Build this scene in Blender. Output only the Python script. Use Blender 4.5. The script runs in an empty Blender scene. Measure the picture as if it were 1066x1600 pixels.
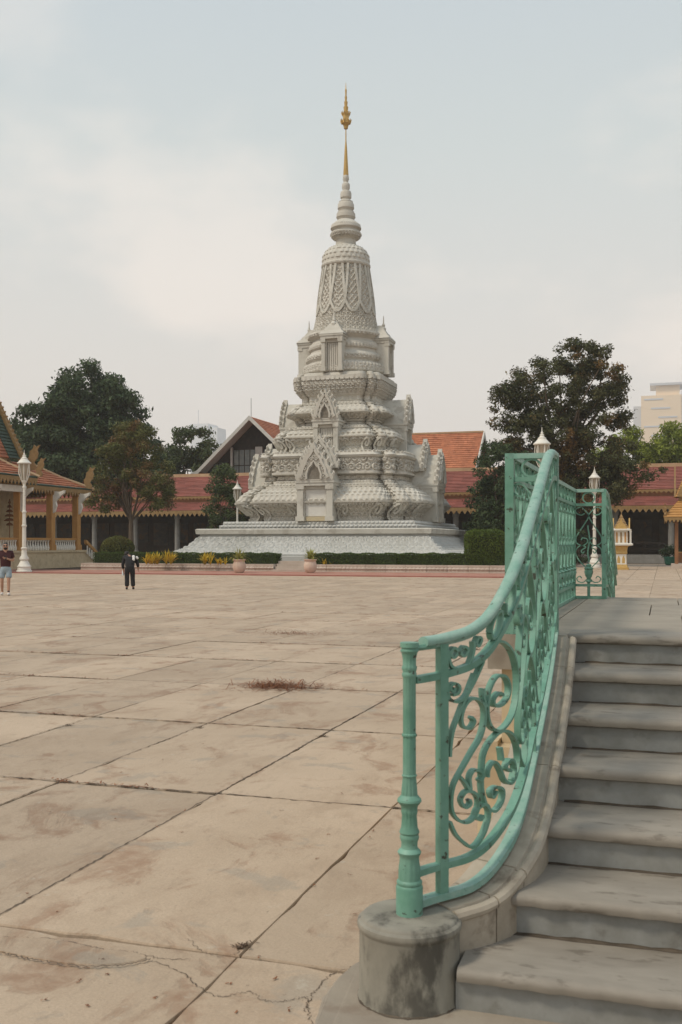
import bpy, math, random
import numpy as np
from mathutils import Vector
R = math.radians
rnd = random.Random(7)
rng = np.random.default_rng(11)
scene = bpy.context.scene
col = scene.collection

# ------------------------------------------------------------------ camera, sky, sun, exposure
EYE = 1.65
YAW = 17.5
cd = bpy.data.cameras.new('camera'); cam = bpy.data.objects.new('camera', cd); col.objects.link(cam)
cam.location = (0, 0, EYE); cam.rotation_euler = (R(90), 0, R(YAW))
cd.sensor_fit = 'VERTICAL'; cd.sensor_height = 36; cd.sensor_width = 24; cd.lens = 36.0
cd.shift_y = 50 / 1600.0
cd.clip_start = 0.1; cd.clip_end = 6000
cd.dof.use_dof = True; cd.dof.focus_distance = 30.0; cd.dof.aperture_fstop = 8.0
scene.camera = cam
scene.render.resolution_x, scene.render.resolution_y = 682, 1024
SUN_EL, SUN_AZ = 52.0, 226.0            # azimuth clockwise from +Y
sdir = Vector((math.sin(R(SUN_AZ)) * math.cos(R(SUN_EL)), math.cos(R(SUN_AZ)) * math.cos(R(SUN_EL)), math.sin(R(SUN_EL))))
sl = bpy.data.lights.new('sun', 'SUN'); so = bpy.data.objects.new('sun', sl); col.objects.link(so)
sl.energy = 1.5; sl.angle = R(10); sl.color = (1.0, 0.90, 0.75)
so.rotation_euler = sdir.to_track_quat('Z', 'Y').to_euler(); so.location = (0, 0, 60)
world = bpy.data.worlds.new('World'); scene.world = world; world.use_nodes = True
wt = world.node_tree; wn = wt.nodes; wl = wt.links
bgn = wn['Background']
sky = wn.new('ShaderNodeTexSky'); sky.sky_type = 'NISHITA'; sky.sun_disc = False
sky.sun_elevation = R(SUN_EL); sky.sun_rotation = R(SUN_AZ); sky.dust_density = 4.0; sky.air_density = 1.0
def wnode(t, **kw):
    n = wn.new(t)
    for k, v in kw.items(): setattr(n, k, v)
    return n
tc = wnode('ShaderNodeTexCoord')
sep = wnode('ShaderNodeSeparateXYZ'); wl.new(tc.outputs['Generated'], sep.inputs[0])
hz = wnode('ShaderNodeValToRGB'); wl.new(sep.outputs['Z'], hz.inputs[0])
hz.color_ramp.elements[0].position = 0.0; hz.color_ramp.elements[0].color = (.710, .610, .535, 1)
hz.color_ramp.elements[1].position = 0.62; hz.color_ramp.elements[1].color = (.405, .475, .530, 1)
e = hz.color_ramp.elements.new(0.17); e.color = (.630, .590, .535, 1)
e = hz.color_ramp.elements.new(0.36); e.color = (.515, .550, .530, 1)
sc10 = wnode('ShaderNodeVectorMath', operation='SCALE'); sc10.inputs['Scale'].default_value = 9.6
wl.new(hz.outputs[0], sc10.inputs[0])
mixh = wnode('ShaderNodeMix', data_type='RGBA'); mixh.inputs['Factor'].default_value = 0.86
wl.new(sky.outputs[0], mixh.inputs['A']); wl.new(sc10.outputs[0], mixh.inputs['B'])
mp = wnode('ShaderNodeMapping'); mp.inputs['Scale'].default_value = (1.0, 1.0, 1.9); mp.inputs['Location'].default_value = (0.4, 0.2, 0.0)
wl.new(tc.outputs['Generated'], mp.inputs[0])
cn = wnode('ShaderNodeTexNoise'); cn.inputs['Scale'].default_value = 3.1; cn.inputs['Detail'].default_value = 5; cn.inputs['Roughness'].default_value = .52
wl.new(mp.outputs[0], cn.inputs['Vector'])
cr_ = wnode('ShaderNodeMapRange', interpolation_type='SMOOTHSTEP'); cr_.inputs['From Min'].default_value = .49; cr_.inputs['From Max'].default_value = .66
cr_.inputs['To Max'].default_value = .42
wl.new(cn.outputs[0], cr_.inputs['Value'])
el_ = wnode('ShaderNodeMapRange'); el_.inputs['From Min'].default_value = .62; el_.inputs['From Max'].default_value = .25
wl.new(sep.outputs['Z'], el_.inputs['Value'])
mm = wnode('ShaderNodeMath', operation='MULTIPLY'); wl.new(cr_.outputs[0], mm.inputs[0]); wl.new(el_.outputs[0], mm.inputs[1])
mixc = wnode('ShaderNodeMix', data_type='RGBA'); wl.new(mm.outputs[0], mixc.inputs['Factor'])
wl.new(mixh.outputs['Result'], mixc.inputs['A']); mixc.inputs['B'].default_value = (8.0, 7.0, 6.2, 1)
wl.new(mixc.outputs['Result'], bgn.inputs['Color']); bgn.inputs['Strength'].default_value = 0.10
vs = scene.view_settings
vs.view_transform = 'Standard'; vs.look = 'None'; vs.exposure = 0.54; vs.gamma = 1.0; vs.use_curve_mapping = False
scene.cycles.use_denoising = True; scene.cycles.denoiser = 'OPENIMAGEDENOISE'; scene.cycles.denoising_input_passes = 'RGB_ALBEDO_NORMAL'; scene.cycles.denoising_prefilter = 'ACCURATE'
scene.cycles.max_bounces = 6; scene.cycles.volume_bounces = 1

# ------------------------------------------------------------------ helpers
CY, SY = math.cos(R(YAW)), math.sin(R(YAW))
def at(px, d, z=0.0):
    """a place d metres ahead of the camera, seen px across the photo"""
    lat = (px - 533) / 1600 * d
    return Vector((CY * lat - SY * d, SY * lat + CY * d, z))
def ground(px, py):
    d = EYE * 1600 / (py - 850); return at(px, d, 0)

class MB:
    def __init__(s): s.v = []; s.f = []; s.sm = []
    def add(s, vs, fs, smooth=False):
        o = len(s.v); s.v.extend([tuple(p) for p in vs])
        for f in fs: s.f.append([i + o for i in f]); s.sm.append(smooth)
        return s
    def box(s, x0, x1, y0, y1, z0, z1):
        v = [(x, y, z) for z in (z0, z1) for y in (y0, y1) for x in (x0, x1)]
        return s.add(v, [(0, 2, 3, 1), (4, 5, 7, 6), (0, 1, 5, 4), (2, 6, 7, 3), (0, 4, 6, 2), (1, 3, 7, 5)])
    def hexa(s, lo, hi):
        v = list(lo) + list(hi); n = len(lo)
        f = [tuple(range(n))[::-1], tuple(range(n, 2 * n))] + [(i, (i + 1) % n, n + (i + 1) % n, n + i) for i in range(n)]
        return s.add(v, f)
    def quad(s, a, b, c, d): return s.add([a, b, c, d], [(0, 1, 2, 3)])
    def prism(s, poly, fn, a, b):
        """poly 2D, fn(u, v, w) -> 3D, extruded from w=a to w=b"""
        return s.hexa([fn(u, v, a) for u, v in poly], [fn(u, v, b) for u, v in poly])
    def tube(s, pts, rad, n=8, sq=None, smooth=True):
        pts = [Vector(p) for p in pts]
        if not hasattr(rad, '__len__'): rad = [rad] * len(pts)
        rings = []; up = Vector((0, 0, 1)); t0 = (pts[1] - pts[0]).normalized()
        a = t0.cross(up) if abs(t0.z) < .95 else t0.cross(Vector((1, 0, 0))); a.normalize()
        for i, p in enumerate(pts):
            t = (pts[min(i + 1, len(pts) - 1)] - pts[max(i - 1, 0)]).normalized()
            a = (a - t * a.dot(t)).normalized(); b = t.cross(a)
            rings += [p + (a * math.cos(k * 2 * math.pi / n) + b * math.sin(k * 2 * math.pi / n)) * rad[i] for k in range(n)]
        f = [(i * n + k, i * n + (k + 1) % n, (i + 1) * n + (k + 1) % n, (i + 1) * n + k) for i in range(len(pts) - 1) for k in range(n)]
        f += [tuple(range(n))[::-1], tuple(range((len(pts) - 1) * n, len(pts) * n))]
        return s.add(rings, f, smooth)
    def strap(s, pts, nrm, w, t):
        """flat bar along pts; nrm = side direction per point (width w), thickness t"""
        pts = [Vector(p) for p in pts]; v = []
        for i, p in enumerate(pts):
            T = (pts[min(i + 1, len(pts) - 1)] - pts[max(i - 1, 0)]).normalized()
            N = Vector(nrm[i]); B = T.cross(N)
            if B.length < 1e-6: B = Vector((0, 0, 1))
            B.normalize()
            v += [p + N * w / 2 + B * t / 2, p - N * w / 2 + B * t / 2, p - N * w / 2 - B * t / 2, p + N * w / 2 - B * t / 2]
        n = len(pts)
        f = [(i * 4 + k, i * 4 + (k + 1) % 4, i * 4 + 4 + (k + 1) % 4, i * 4 + 4 + k) for i in range(n - 1) for k in range(4)]
        f += [(3, 2, 1, 0), tuple(range(4 * n - 4, 4 * n))]
        return s.add(v, f)
    def sect(s, path, frames, poly, smooth=False, cap=True):
        """sweep poly (a along side, b up) over path; frames = side vector per point; poly may be a function of i"""
        v = []; m = None
        for i, p in enumerate(path):
            q = poly(i) if callable(poly) else poly; m = len(q)
            v += [Vector(p) + Vector(frames[i]) * a + Vector((0, 0, b)) for a, b in q]
        f = [(i * m + k, i * m + (k + 1) % m, (i + 1) * m + (k + 1) % m, (i + 1) * m + k) for i in range(len(path) - 1) for k in range(m)]
        if cap: f += [tuple(range(m))[::-1], tuple(range((len(path) - 1) * m, len(path) * m))]
        return s.add(v, f, smooth)
    def lathe(s, prof, c=(0, 0, 0), n=16, flute=None, smooth=True):
        v = []; m = len(prof)
        for j, (r, z) in enumerate(prof):
            for k in range(n):
                a = 2 * math.pi * k / n
                rr = r * (1 + (flute[1] * math.cos(flute[0] * a) if flute and flute[2] <= z <= flute[3] else 0))
                v.append((c[0] + rr * math.cos(a), c[1] + rr * math.sin(a), c[2] + z))
        f = [(j * n + k, j * n + (k + 1) % n, (j + 1) * n + (k + 1) % n, (j + 1) * n + k) for j in range(m - 1) for k in range(n)]
        f += [tuple(range(n))[::-1], tuple(range((m - 1) * n, m * n))]
        return s.add(v, f, smooth)
    def turn(s, ang, c=(0, 0, 0)):
        ca, sa = math.cos(ang), math.sin(ang)
        s.v = [(c[0] + (x - c[0]) * ca - (y - c[1]) * sa, c[1] + (x - c[0]) * sa + (y - c[1]) * ca, z) for x, y, z in s.v]; return s
    def shift(s, dx, dy, dz): s.v = [(x + dx, y + dy, z + dz) for x, y, z in s.v]; return s

def origin(o):
    p = Vector((0, 0, 0))
    while o is not None: p = p + o.location; o = o.parent
    return p
def tag(o, label=None, cat=None, group=None, kind=None):
    for k, v in (('label', label), ('category', cat), ('group', group), ('kind', kind)):
        if v: o[k] = v
    return o
def link(name, me, mat, parent):
    o = bpy.data.objects.new(name, me); col.objects.link(o)
    if mat and not me.materials: me.materials.append(mat)
    if parent: o.parent = parent
    return o
def part(name, mb, mat, parent=None, sharp=35):
    """world-space shapes in mb become one mesh object under parent"""
    off = origin(parent)
    me = bpy.data.meshes.new(name)
    me.from_pydata([(x - off.x, y - off.y, z - off.z) for x, y, z in mb.v], [], mb.f)
    me.polygons.foreach_set('use_smooth', mb.sm)
    if any(mb.sm): me.set_sharp_from_angle(angle=R(sharp))
    me.update()
    return link(name, me, mat, parent)
def npmesh(name, V, F, mat, parent=None, smooth=True, sharp=None):
    off = origin(parent); V = np.asarray(V, float) - np.array(off)
    F = np.asarray(F, np.int32); k = F.shape[1]
    me = bpy.data.meshes.new(name)
    me.vertices.add(len(V)); me.vertices.foreach_set('co', V.astype(np.float32).ravel())
    me.loops.add(F.size); me.loops.foreach_set('vertex_index', F.ravel())
    me.polygons.add(len(F)); me.polygons.foreach_set('loop_start', np.arange(0, F.size, k, dtype=np.int32))
    me.polygons.foreach_set('use_smooth', np.full(len(F), smooth))
    me.update(calc_edges=True); me.validate()
    if sharp: me.set_sharp_from_angle(angle=R(sharp))
    return link(name, me, mat, parent)
def empty(name, loc, label=None, cat=None, group=None, kind=None):
    o = bpy.data.objects.new(name, None); col.objects.link(o); o.location = loc; o.empty_display_size = .2
    return tag(o, label, cat, group, kind)
def children(o): return [c for c in bpy.data.objects if c.parent == o]
def copy_tree(o, parent=None, loc=None, label=None):
    c = o.copy(); col.objects.link(c); c.parent = parent
    if loc is not None: c.location = loc
    if label: c['label'] = label
    for ch in children(o): copy_tree(ch, c)
    return c
def spline(P, n=6, closed=False):
    P = [np.array(p, float) for p in P]; out = []
    Q = [2 * P[0] - P[1]] + P + [2 * P[-1] - P[-2]]
    for i in range(1, len(Q) - 2):
        p0, p1, p2, p3 = Q[i - 1:i + 3]
        for k in range(n):
            t = k / n
            out.append(.5 * (2 * p1 + (p2 - p0) * t + (2 * p0 - 5 * p1 + 4 * p2 - p3) * t * t + (3 * p1 - p0 - 3 * p2 + p3) * t ** 3))
    out.append(P[-1]); return out

# ------------------------------------------------------------------ materials
def mat(name, c1, c2=None, scale=4.0, rough=.8, bump=0.0, bscale=30.0, bdist=.02, c3=None, s3=1.0, t3=(.52, .62), metal=0.0,
        isl=None, objr=0.0, stretch=(1, 1, 1), det=6, seed=0.0, spec=.35, fac=(.35, .65), coat=0, amp3=1.0):
    m = bpy.data.materials.new(name); m.use_nodes = True
    t = m.node_tree; n = t.nodes; L = t.links; b = n['Principled BSDF']
    b.inputs['Roughness'].default_value = rough; b.inputs['Metallic'].default_value = metal
    b.inputs['Specular IOR Level'].default_value = spec; b.inputs['Coat Weight'].default_value = coat
    geo = n.new('ShaderNodeNewGeometry')
    mpn = n.new('ShaderNodeMapping'); mpn.inputs['Scale'].default_value = stretch; mpn.inputs['Location'].default_value = (seed, seed * .7, seed * .3)
    L.new(geo.outputs['Position'], mpn.inputs[0])
    def noise(sc, d=det, ro=.6):
        q = n.new('ShaderNodeTexNoise'); q.inputs['Scale'].default_value = sc; q.inputs['Detail'].default_value = d; q.inputs['Roughness'].default_value = ro
        L.new(mpn.outputs[0], q.inputs['Vector']); return q
    cur = None
    if c2 is not None:
        q = noise(scale); mr = n.new('ShaderNodeMapRange'); mr.inputs['From Min'].default_value, mr.inputs['From Max'].default_value = fac
        L.new(q.outputs[0], mr.inputs['Value'])
        mx = n.new('ShaderNodeMix'); mx.data_type = 'RGBA'; mx.inputs['A'].default_value = (*c1, 1); mx.inputs['B'].default_value = (*c2, 1)
        L.new(mr.outputs[0], mx.inputs['Factor']); cur = mx.outputs['Result']
    if c3 is not None:
        q = noise(s3, 8, .62); mr = n.new('ShaderNodeMapRange'); mr.interpolation_type = 'SMOOTHSTEP'
        mr.inputs['From Min'].default_value, mr.inputs['From Max'].default_value = t3; mr.inputs['To Max'].default_value = amp3
        L.new(q.outputs[0], mr.inputs['Value'])
        mx = n.new('ShaderNodeMix'); mx.data_type = 'RGBA'; mx.inputs['B'].default_value = (*c3, 1)
        if cur: L.new(cur, mx.inputs['A'])
        else: mx.inputs['A'].default_value = (*c1, 1)
        L.new(mr.outputs[0], mx.inputs['Factor']); cur = mx.outputs['Result']
    def vary(src, amt):
        nonlocal cur
        mr = n.new('ShaderNodeMapRange'); mr.inputs['To Min'].default_value = 1 - amt; mr.inputs['To Max'].default_value = 1 + amt
        L.new(src, mr.inputs['Value'])
        hv = n.new('ShaderNodeHueSaturation'); L.new(mr.outputs[0], hv.inputs['Value'])
        if cur: L.new(cur, hv.inputs['Color'])
        else: hv.inputs['Color'].default_value = (*c1, 1)
        cur = hv.outputs[0]
    if isl: vary(geo.outputs['Random Per Island'], isl)
    if objr:
        oi = n.new('ShaderNodeObjectInfo'); vary(oi.outputs['Random'], objr)
    if cur: L.new(cur, b.inputs['Base Color'])
    else: b.inputs['Base Color'].default_value = (*c1, 1)
    if bump:
        q = noise(bscale, 5, .65); bp = n.new('ShaderNodeBump'); bp.inputs['Strength'].default_value = bump; bp.inputs['Distance'].default_value = bdist
        L.new(q.outputs[0], bp.inputs['Height']); L.new(bp.outputs[0], b.inputs['Normal'])
    return m
def leafmat(name, c1, c2, c3=None, s3=.5, t3=(.5, .62), isl=.35, tr=.18):
    m = mat(name, c1, c2, scale=.8, rough=.62, isl=isl, c3=c3, s3=s3, t3=t3, spec=.18)
    t = m.node_tree; n = t.nodes; L = t.links; b = n['Principled BSDF']
    tl = n.new('ShaderNodeBsdfTranslucent'); src = b.inputs['Base Color'].links[0].from_socket
    L.new(src, tl.inputs['Color'])
    ms = n.new('ShaderNodeMixShader'); ms.inputs[0].default_value = tr
    L.new(b.outputs[0], ms.inputs[1]); L.new(tl.outputs[0], ms.inputs[2]); L.new(ms.outputs[0], n['Material Output'].inputs['Surface'])
    return m
def add_leaf_pattern(): pass

M = {}
def slab_material():
    m = bpy.data.materials.new('paving concrete'); m.use_nodes = True; t = m.node_tree; n = t.nodes; L = t.links; b = n['Principled BSDF']
    b.inputs['Roughness'].default_value = .74; b.inputs['Specular IOR Level'].default_value = .35
    geo = n.new('ShaderNodeNewGeometry'); oi = n.new('ShaderNodeObjectInfo')
    def noise(sc, d, ro, st=(1, 1, 1), dist=0.0, seed=0.0):
        mp_ = n.new('ShaderNodeMapping'); mp_.inputs['Scale'].default_value = st; mp_.inputs['Location'].default_value = (seed, seed, 0); L.new(geo.outputs['Position'], mp_.inputs[0])
        q = n.new('ShaderNodeTexNoise'); q.inputs['Scale'].default_value = sc; q.inputs['Detail'].default_value = d; q.inputs['Roughness'].default_value = ro; q.inputs['Distortion'].default_value = dist
        L.new(mp_.outputs[0], q.inputs['Vector']); return q.outputs[0]
    def rng_(src, a, b_, lo=0, hi=1, smooth=True):
        q = n.new('ShaderNodeMapRange'); q.interpolation_type = 'SMOOTHSTEP' if smooth else 'LINEAR'
        q.inputs['From Min'].default_value, q.inputs['From Max'].default_value, q.inputs['To Min'].default_value, q.inputs['To Max'].default_value = a, b_, lo, hi
        L.new(src, q.inputs['Value']); return q.outputs[0]
    def mix(f, A, B):
        q = n.new('ShaderNodeMix'); q.data_type = 'RGBA'; L.new(f, q.inputs['Factor'])
        for s, v in (('A', A), ('B', B)):
            if isinstance(v, tuple): q.inputs[s].default_value = (*v, 1)
            else: L.new(v, q.inputs[s])
        return q.outputs['Result']
    c = mix(rng_(noise(.7, 6, .6), .32, .68), (.515, .398, .288), (.43, .325, .228))
    c = mix(rng_(noise(2.2, 8, .65, (1, .55, 1), .3, 3.1), .50, .66, 0, .6), c, (.37, .27, .185))         # ochre bloom
    st_ = n.new('ShaderNodeMath'); st_.operation = 'MULTIPLY'; L.new(rng_(noise(1.9, 10, .66, (1, .7, 1), .6, 7.7), .52, .64, 0, .9), st_.inputs[0]); L.new(rng_(noise(9, 8, .7, (1, 1, 1), .5, 4.4), .30, .62, .25, 1), st_.inputs[1])
    c = mix(st_.outputs[0], c, (.29, .175, .108))       # brown stains with a ragged edge
    c = mix(rng_(noise(2.3, 10, .66, (.8, 1, 1), .4, 13.3), .565, .63, 0, .5), c, (.30, .265, .215))       # grey worn skin
    c = mix(rng_(noise(5.5, 9, .7, (1, 1, 1), 0, 21.), .60, .70, 0, .5), c, (.51, .455, .37))                # pale scuffs
    c = mix(rng_(noise(38, 4, .7, (1, 1, 1), 0, 2.), .64, .72, 0, .7), c, (.14, .105, .075))               # grit
    c = mix(rng_(noise(90, 3, .8), .3, .7, 0, .34), c, (.25, .19, .135))
    c = mix(rng_(noise(13, 9, .75, (1, .35, 1), .2, 31.), .52, .66, 0, .42), c, (.30, .225, .16))
    v = rng_(oi.outputs['Random'], 0, 1, .88, 1.07, False); hv = n.new('ShaderNodeHueSaturation'); L.new(v, hv.inputs['Value']); L.new(c, hv.inputs['Color'])
    L.new(hv.outputs[0], b.inputs['Base Color'])
    h1 = noise(1.9, 10, .62, (1, .7, 1), .6, 7.7); h2 = noise(26, 6, .7); ad = n.new('ShaderNodeMath'); ad.operation = 'MULTIPLY_ADD'; L.new(rng_(h1, .555, .60, 0, -1.0), ad.inputs[0]); ad.inputs[1].default_value = .6; L.new(h2, ad.inputs[2])
    bp = n.new('ShaderNodeBump'); bp.inputs['Strength'].default_value = .5; bp.inputs['Distance'].default_value = .008; L.new(ad.outputs[0], bp.inputs['Height']); L.new(bp.outputs[0], b.inputs['Normal'])
    return m
M['slab'] = slab_material()
M['dirt'] = mat('joint dirt', (.075, .056, .04), (.13, .096, .068), scale=6, rough=.95, bump=.5, bscale=40)
M['patch'] = mat('old mortar patch', (.33, .285, .225), (.25, .21, .165), scale=2, rough=.88, bump=.35, bscale=22, bdist=.01, c3=(.2, .15, .11), s3=2.5, amp3=.6)
M['crack'] = mat('crack dirt', (.085, .064, .045), (.15, .112, .08), scale=9, rough=.95)
M['red'] = mat('red painted paving', (.36, .15, .105), (.40, .22, .165), scale=1.2, rough=.8, bump=.1)
M['tread'] = mat('worn tread marble', (.305, .272, .225), (.225, .198, .162), scale=9, rough=.62, bump=.2, bscale=45, bdist=.004,
                 c3=(.09, .07, .05), s3=16, t3=(.56, .66), amp3=.5, objr=.07, stretch=(.4, 1, 1), det=12, fac=(.3, .7))
M['riser'] = mat('grey riser marble', (.275, .277, .26), (.205, .203, .183), scale=8, rough=.6, bump=.12, bscale=50, bdist=.003,
                 c3=(.08, .062, .045), s3=10, t3=(.56, .72), amp3=.35, objr=.07, det=12)
M['curb'] = mat('curb stone', (.41, .355, .28), (.31, .265, .205), scale=9, rough=.75, bump=.2, bscale=50, bdist=.004,
                c3=(.16, .125, .09), s3=6, t3=(.56, .7), amp3=.7, objr=.05, det=9)
M['pedestal'] = mat('weathered grey stone', (.29, .27, .22), (.205, .19, .155), scale=6, rough=.8, bump=.3, bscale=45, bdist=.005,
                    c3=(.06, .055, .045), s3=6.5, t3=(.47, .62), amp3=.85, stretch=(1, 1, .5), det=9)
M['landing'] = mat('landing slab stone', (.33, .285, .225), (.255, .22, .175), scale=2.2, rough=.7, bump=.2, bscale=40, bdist=.004,
                   c3=(.17, .135, .10), s3=2.5, t3=(.55, .7), amp3=.6, objr=.05)
M['cream'] = mat('cream render', (.62, .51, .34), (.52, .41, .26), scale=2.5, rough=.85, bump=.1, c3=(.4, .31, .2), s3=3, amp3=.5)
M['green'] = mat('worn green paint', (.115, .262, .190), (.175, .335, .258), scale=9, rough=.5, bump=.15, bscale=80, bdist=.002,
                 c3=(.045, .035, .022), s3=24, t3=(.60, .66), amp3=.9, spec=.4, isl=.08)
M['greenworn'] = mat('sun bleached green paint', (.185, .345, .275), (.30, .43, .365), scale=14, rough=.55, bump=.15, bscale=80, bdist=.002,
                     c3=(.05, .06, .04), s3=34, t3=(.62, .69), amp3=.9)
M['stone'] = mat('carved pale stone', (.555, .53, .47), (.47, .445, .385), scale=.55, rough=.85, bump=.5, bscale=6.5, bdist=.05,
                 c3=(.34, .315, .26), s3=1.6, t3=(.56, .70), amp3=.7, det=10, stretch=(1, 1, .45))
M['stone_plain'] = mat('smooth pale stone', (.56, .54, .48), (.48, .46, .40), scale=.6, rough=.85, bump=.3, bscale=5, bdist=.02, c3=(.33, .3, .25), s3=1.4, amp3=.5)
M['stone_cool'] = mat('cool grey plinth stone', (.50, .50, .475), (.43, .43, .40), scale=.5, rough=.82, bump=.35, bscale=7, bdist=.03)
M['marble'] = mat('white marble panel', (.66, .65, .6), (.6, .58, .53), scale=2, rough=.5)
M['gold'] = mat('gold leaf', (.56, .37, .135), (.46, .295, .095), scale=8, rough=.42, metal=.35)
M['goldpaint'] = mat('gold painted carving', (.31, .195, .08), (.23, .14, .055), scale=5, rough=.6, bump=.3, bscale=12, bdist=.03)
M['orangepaint'] = mat('ochre painted timber', (.47, .255, .085), (.40, .20, .06), scale=2, rough=.65)
M['brownpaint'] = mat('brown column paint', (.26, .12, .05), (.2, .09, .04), scale=2, rough=.6)
M['redtile'] = mat('faded red roof tile', (.30, .100, .076), (.225, .082, .062), scale=.8, rough=.75, isl=.14, c3=(.17, .055, .04), s3=.5, t3=(.5, .7), amp3=.7)
M['orangetile'] = mat('orange roof tile', (.44, .165, .080), (.35, .125, .06), scale=.6, rough=.75, isl=.14, c3=(.27, .09, .045), s3=.8, amp3=.5)
M['greentile'] = mat('dark green roof tile', (.03, .055, .04), (.05, .075, .05), scale=1, rough=.6, isl=.2)
M['ridge'] = mat('pale ridge mortar', (.5, .35, .21), (.4, .26, .15), scale=1, rough=.8)
M['darkwood'] = mat('dark stained timber', (.022, .016, .012), (.04, .028, .02), scale=3, rough=.7)
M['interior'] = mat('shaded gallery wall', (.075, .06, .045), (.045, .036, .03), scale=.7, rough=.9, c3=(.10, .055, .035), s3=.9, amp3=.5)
M['colgrey'] = mat('grey column plaster', (.26, .25, .23), (.2, .19, .17), scale=2, rough=.85)
M['white'] = mat('white paint', (.72, .69, .62), (.64, .61, .54), scale=3, rough=.6, bump=.05)
M['whitewood'] = mat('white bargeboard', (.58, .56, .51), (.5, .48, .44), scale=2, rough=.7)
M['pane'] = mat('dusky window glass', (.10, .12, .115), (.16, .175, .16), scale=1.5, rough=.15, spec=.5)
M['lampglass'] = mat('lantern glass', (.42, .36, .28), (.34, .29, .22), scale=3, rough=.15, spec=.5)
M['bark'] = mat('bark', (.14, .105, .075), (.09, .065, .045), scale=4, rough=.95, bump=.6, bscale=12, stretch=(1, 1, .3))
M['leafdark'] = leafmat('dark broad leaves', (.046, .074, .034), (.075, .105, .046), isl=.5, tr=.22)
M['leafmix'] = leafmat('olive and brown leaves', (.150, .150, .045), (.095, .110, .036), c3=(.180, .100, .045), s3=.45, t3=(.48, .62))
M['leafrust'] = leafmat('dark leaves with rusty sprays', (.066, .078, .034), (.090, .088, .036), c3=(.20, .115, .042), s3=.36, t3=(.51, .64), isl=.5, tr=.25)
M['leafbright'] = leafmat('bright green leaves', (.27, .31, .05), (.14, .18, .032), tr=.35)
M['leafmid'] = leafmat('mid green leaves', (.062, .088, .034), (.085, .112, .040))
M['hedge'] = leafmat('clipped hedge leaves', (.062, .098, .026), (.085, .125, .030))
M['hedgetop'] = leafmat('topiary leaves', (.115, .165, .032), (.080, .120, .026))
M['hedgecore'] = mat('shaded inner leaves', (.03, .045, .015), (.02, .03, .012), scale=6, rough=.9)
M['yellow'] = leafmat('yellow croton leaves', (.62, .42, .045), (.42, .33, .04), isl=.3, tr=.3)
M['potplant'] = leafmat('yellow green strap leaves', (.24, .26, .06), (.34, .32, .09), isl=.3, tr=.25)
M['twig'] = mat('dry grass', (.24, .10, .045), (.15, .06, .03), scale=20, rough=.95, isl=.4)
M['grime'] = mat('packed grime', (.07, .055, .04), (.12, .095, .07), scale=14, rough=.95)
M['darktwig'] = mat('dark leaf bits', (.06, .035, .02), (.10, .06, .035), scale=20, rough=.95)
M['terracotta'] = mat('pale clay pot', (.62, .49, .40), (.54, .41, .32), scale=4, rough=.8)
M['pinkstone'] = mat('pinkish kerb stone', (.47, .40, .34), (.40, .33, .27), scale=1.2, rough=.85, bump=.3, bscale=8, bdist=.02, objr=.06)
M['soil'] = mat('bed soil', (.10, .075, .05), (.07, .05, .035), scale=3, rough=.95)
M['towercream'] = mat('cream tower cladding', (.80, .62, .42), (.76, .59, .40), scale=.05, rough=.7)
M['towerhazed'] = mat('haze paled tower cladding', (.70, .72, .74), (.66, .68, .70), scale=.05)  # haze fading put into the far tower's surface colour
M['towergrey'] = mat('grey tower glass', (.50, .52, .55), (.54, .55, .58), scale=.05, rough=.4)
M['skin'] = mat('skin', (.42, .24, .16), (.38, .21, .14), scale=8, rough=.6)
M['maroon'] = mat('maroon cotton', (.060, .018, .020), (.045, .014, .016), scale=10, rough=.9)
M['denim'] = mat('pale blue denim', (.30, .36, .40), (.24, .30, .34), scale=10, rough=.9)
M['black'] = mat('black cloth', (.012, .012, .014), (.02, .02, .022), scale=10, rough=.85)
M['hair'] = mat('dark hair', (.014, .011, .009), (.02, .015, .012), scale=20, rough=.6)
M['shoe'] = mat('pale shoe', (.6, .57, .53), (.5, .48, .45), scale=9, rough=.7)
M['whitecloth'] = mat('white cloth', (.75, .74, .72), (.68, .67, .65), scale=9, rough=.85)
M['bottle'] = mat('clear plastic bottle', (.62, .66, .68), (.55, .6, .62), scale=9, rough=.2)
M['potgreen'] = mat('teal glazed pot', (.05, .22, .16), (.04, .17, .12), scale=4, rough=.35)
# ------------------------------------------------------------------ ground
plaza = part('plaza', MB().quad((-1500, -300, -.035), (1500, -300, -.035), (1500, 2600, -.035), (-1500, 2600, -.035)), M['dirt'])
plaza['kind'] = 'structure'
SX, SYY, X0, Y0, GAP = 1.19, 2.42, -1.62, 6.2, .004
def slab_mesh(k):
    r = np.random.default_rng(100 + k); hx, hy = SX / 2 - GAP / 2, SYY / 2 - .013
    P = []
    for (ax, ay, bx, by, n) in ((-hx, -hy, hx, -hy, 9), (hx, -hy, hx, hy, 16), (hx, hy, -hx, hy, 9), (-hx, hy, -hx, -hy, 16)):
        for i in range(n):
            t = i / n; j = abs(r.normal(0, .003)) + (r.random() < .10) * r.random() * .02
            x, y = ax + (bx - ax) * t, ay + (by - ay) * t
            x -= math.copysign(j, x) if abs(x) > hx - .001 else 0
            y -= math.copysign(j, y) if abs(y) > hy - .001 else 0
            P.append((x, y))
    n = len(P); mb = MB()
    v = [(x, y, 0.) for x, y in P] + [(x * (1 + .003 / hx), y * (1 + .004 / hy), -.008) for x, y in P] + [(x * (1 + .003 / hx), y * (1 + .004 / hy), -.034) for x, y in P]
    f = [tuple(range(n))] + [(n * a + n + i, n * a + n + (i + 1) % n, n * a + (i + 1) % n, n * a + i) for a in (0, 1) for i in range(n)]
    me = bpy.data.meshes.new('paving_slab'); me.from_pydata(v, [], f); me.materials.append(M['slab']); me.update(); return me
slabs = [slab_mesh(k) for k in range(8)]
cells = []
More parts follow.
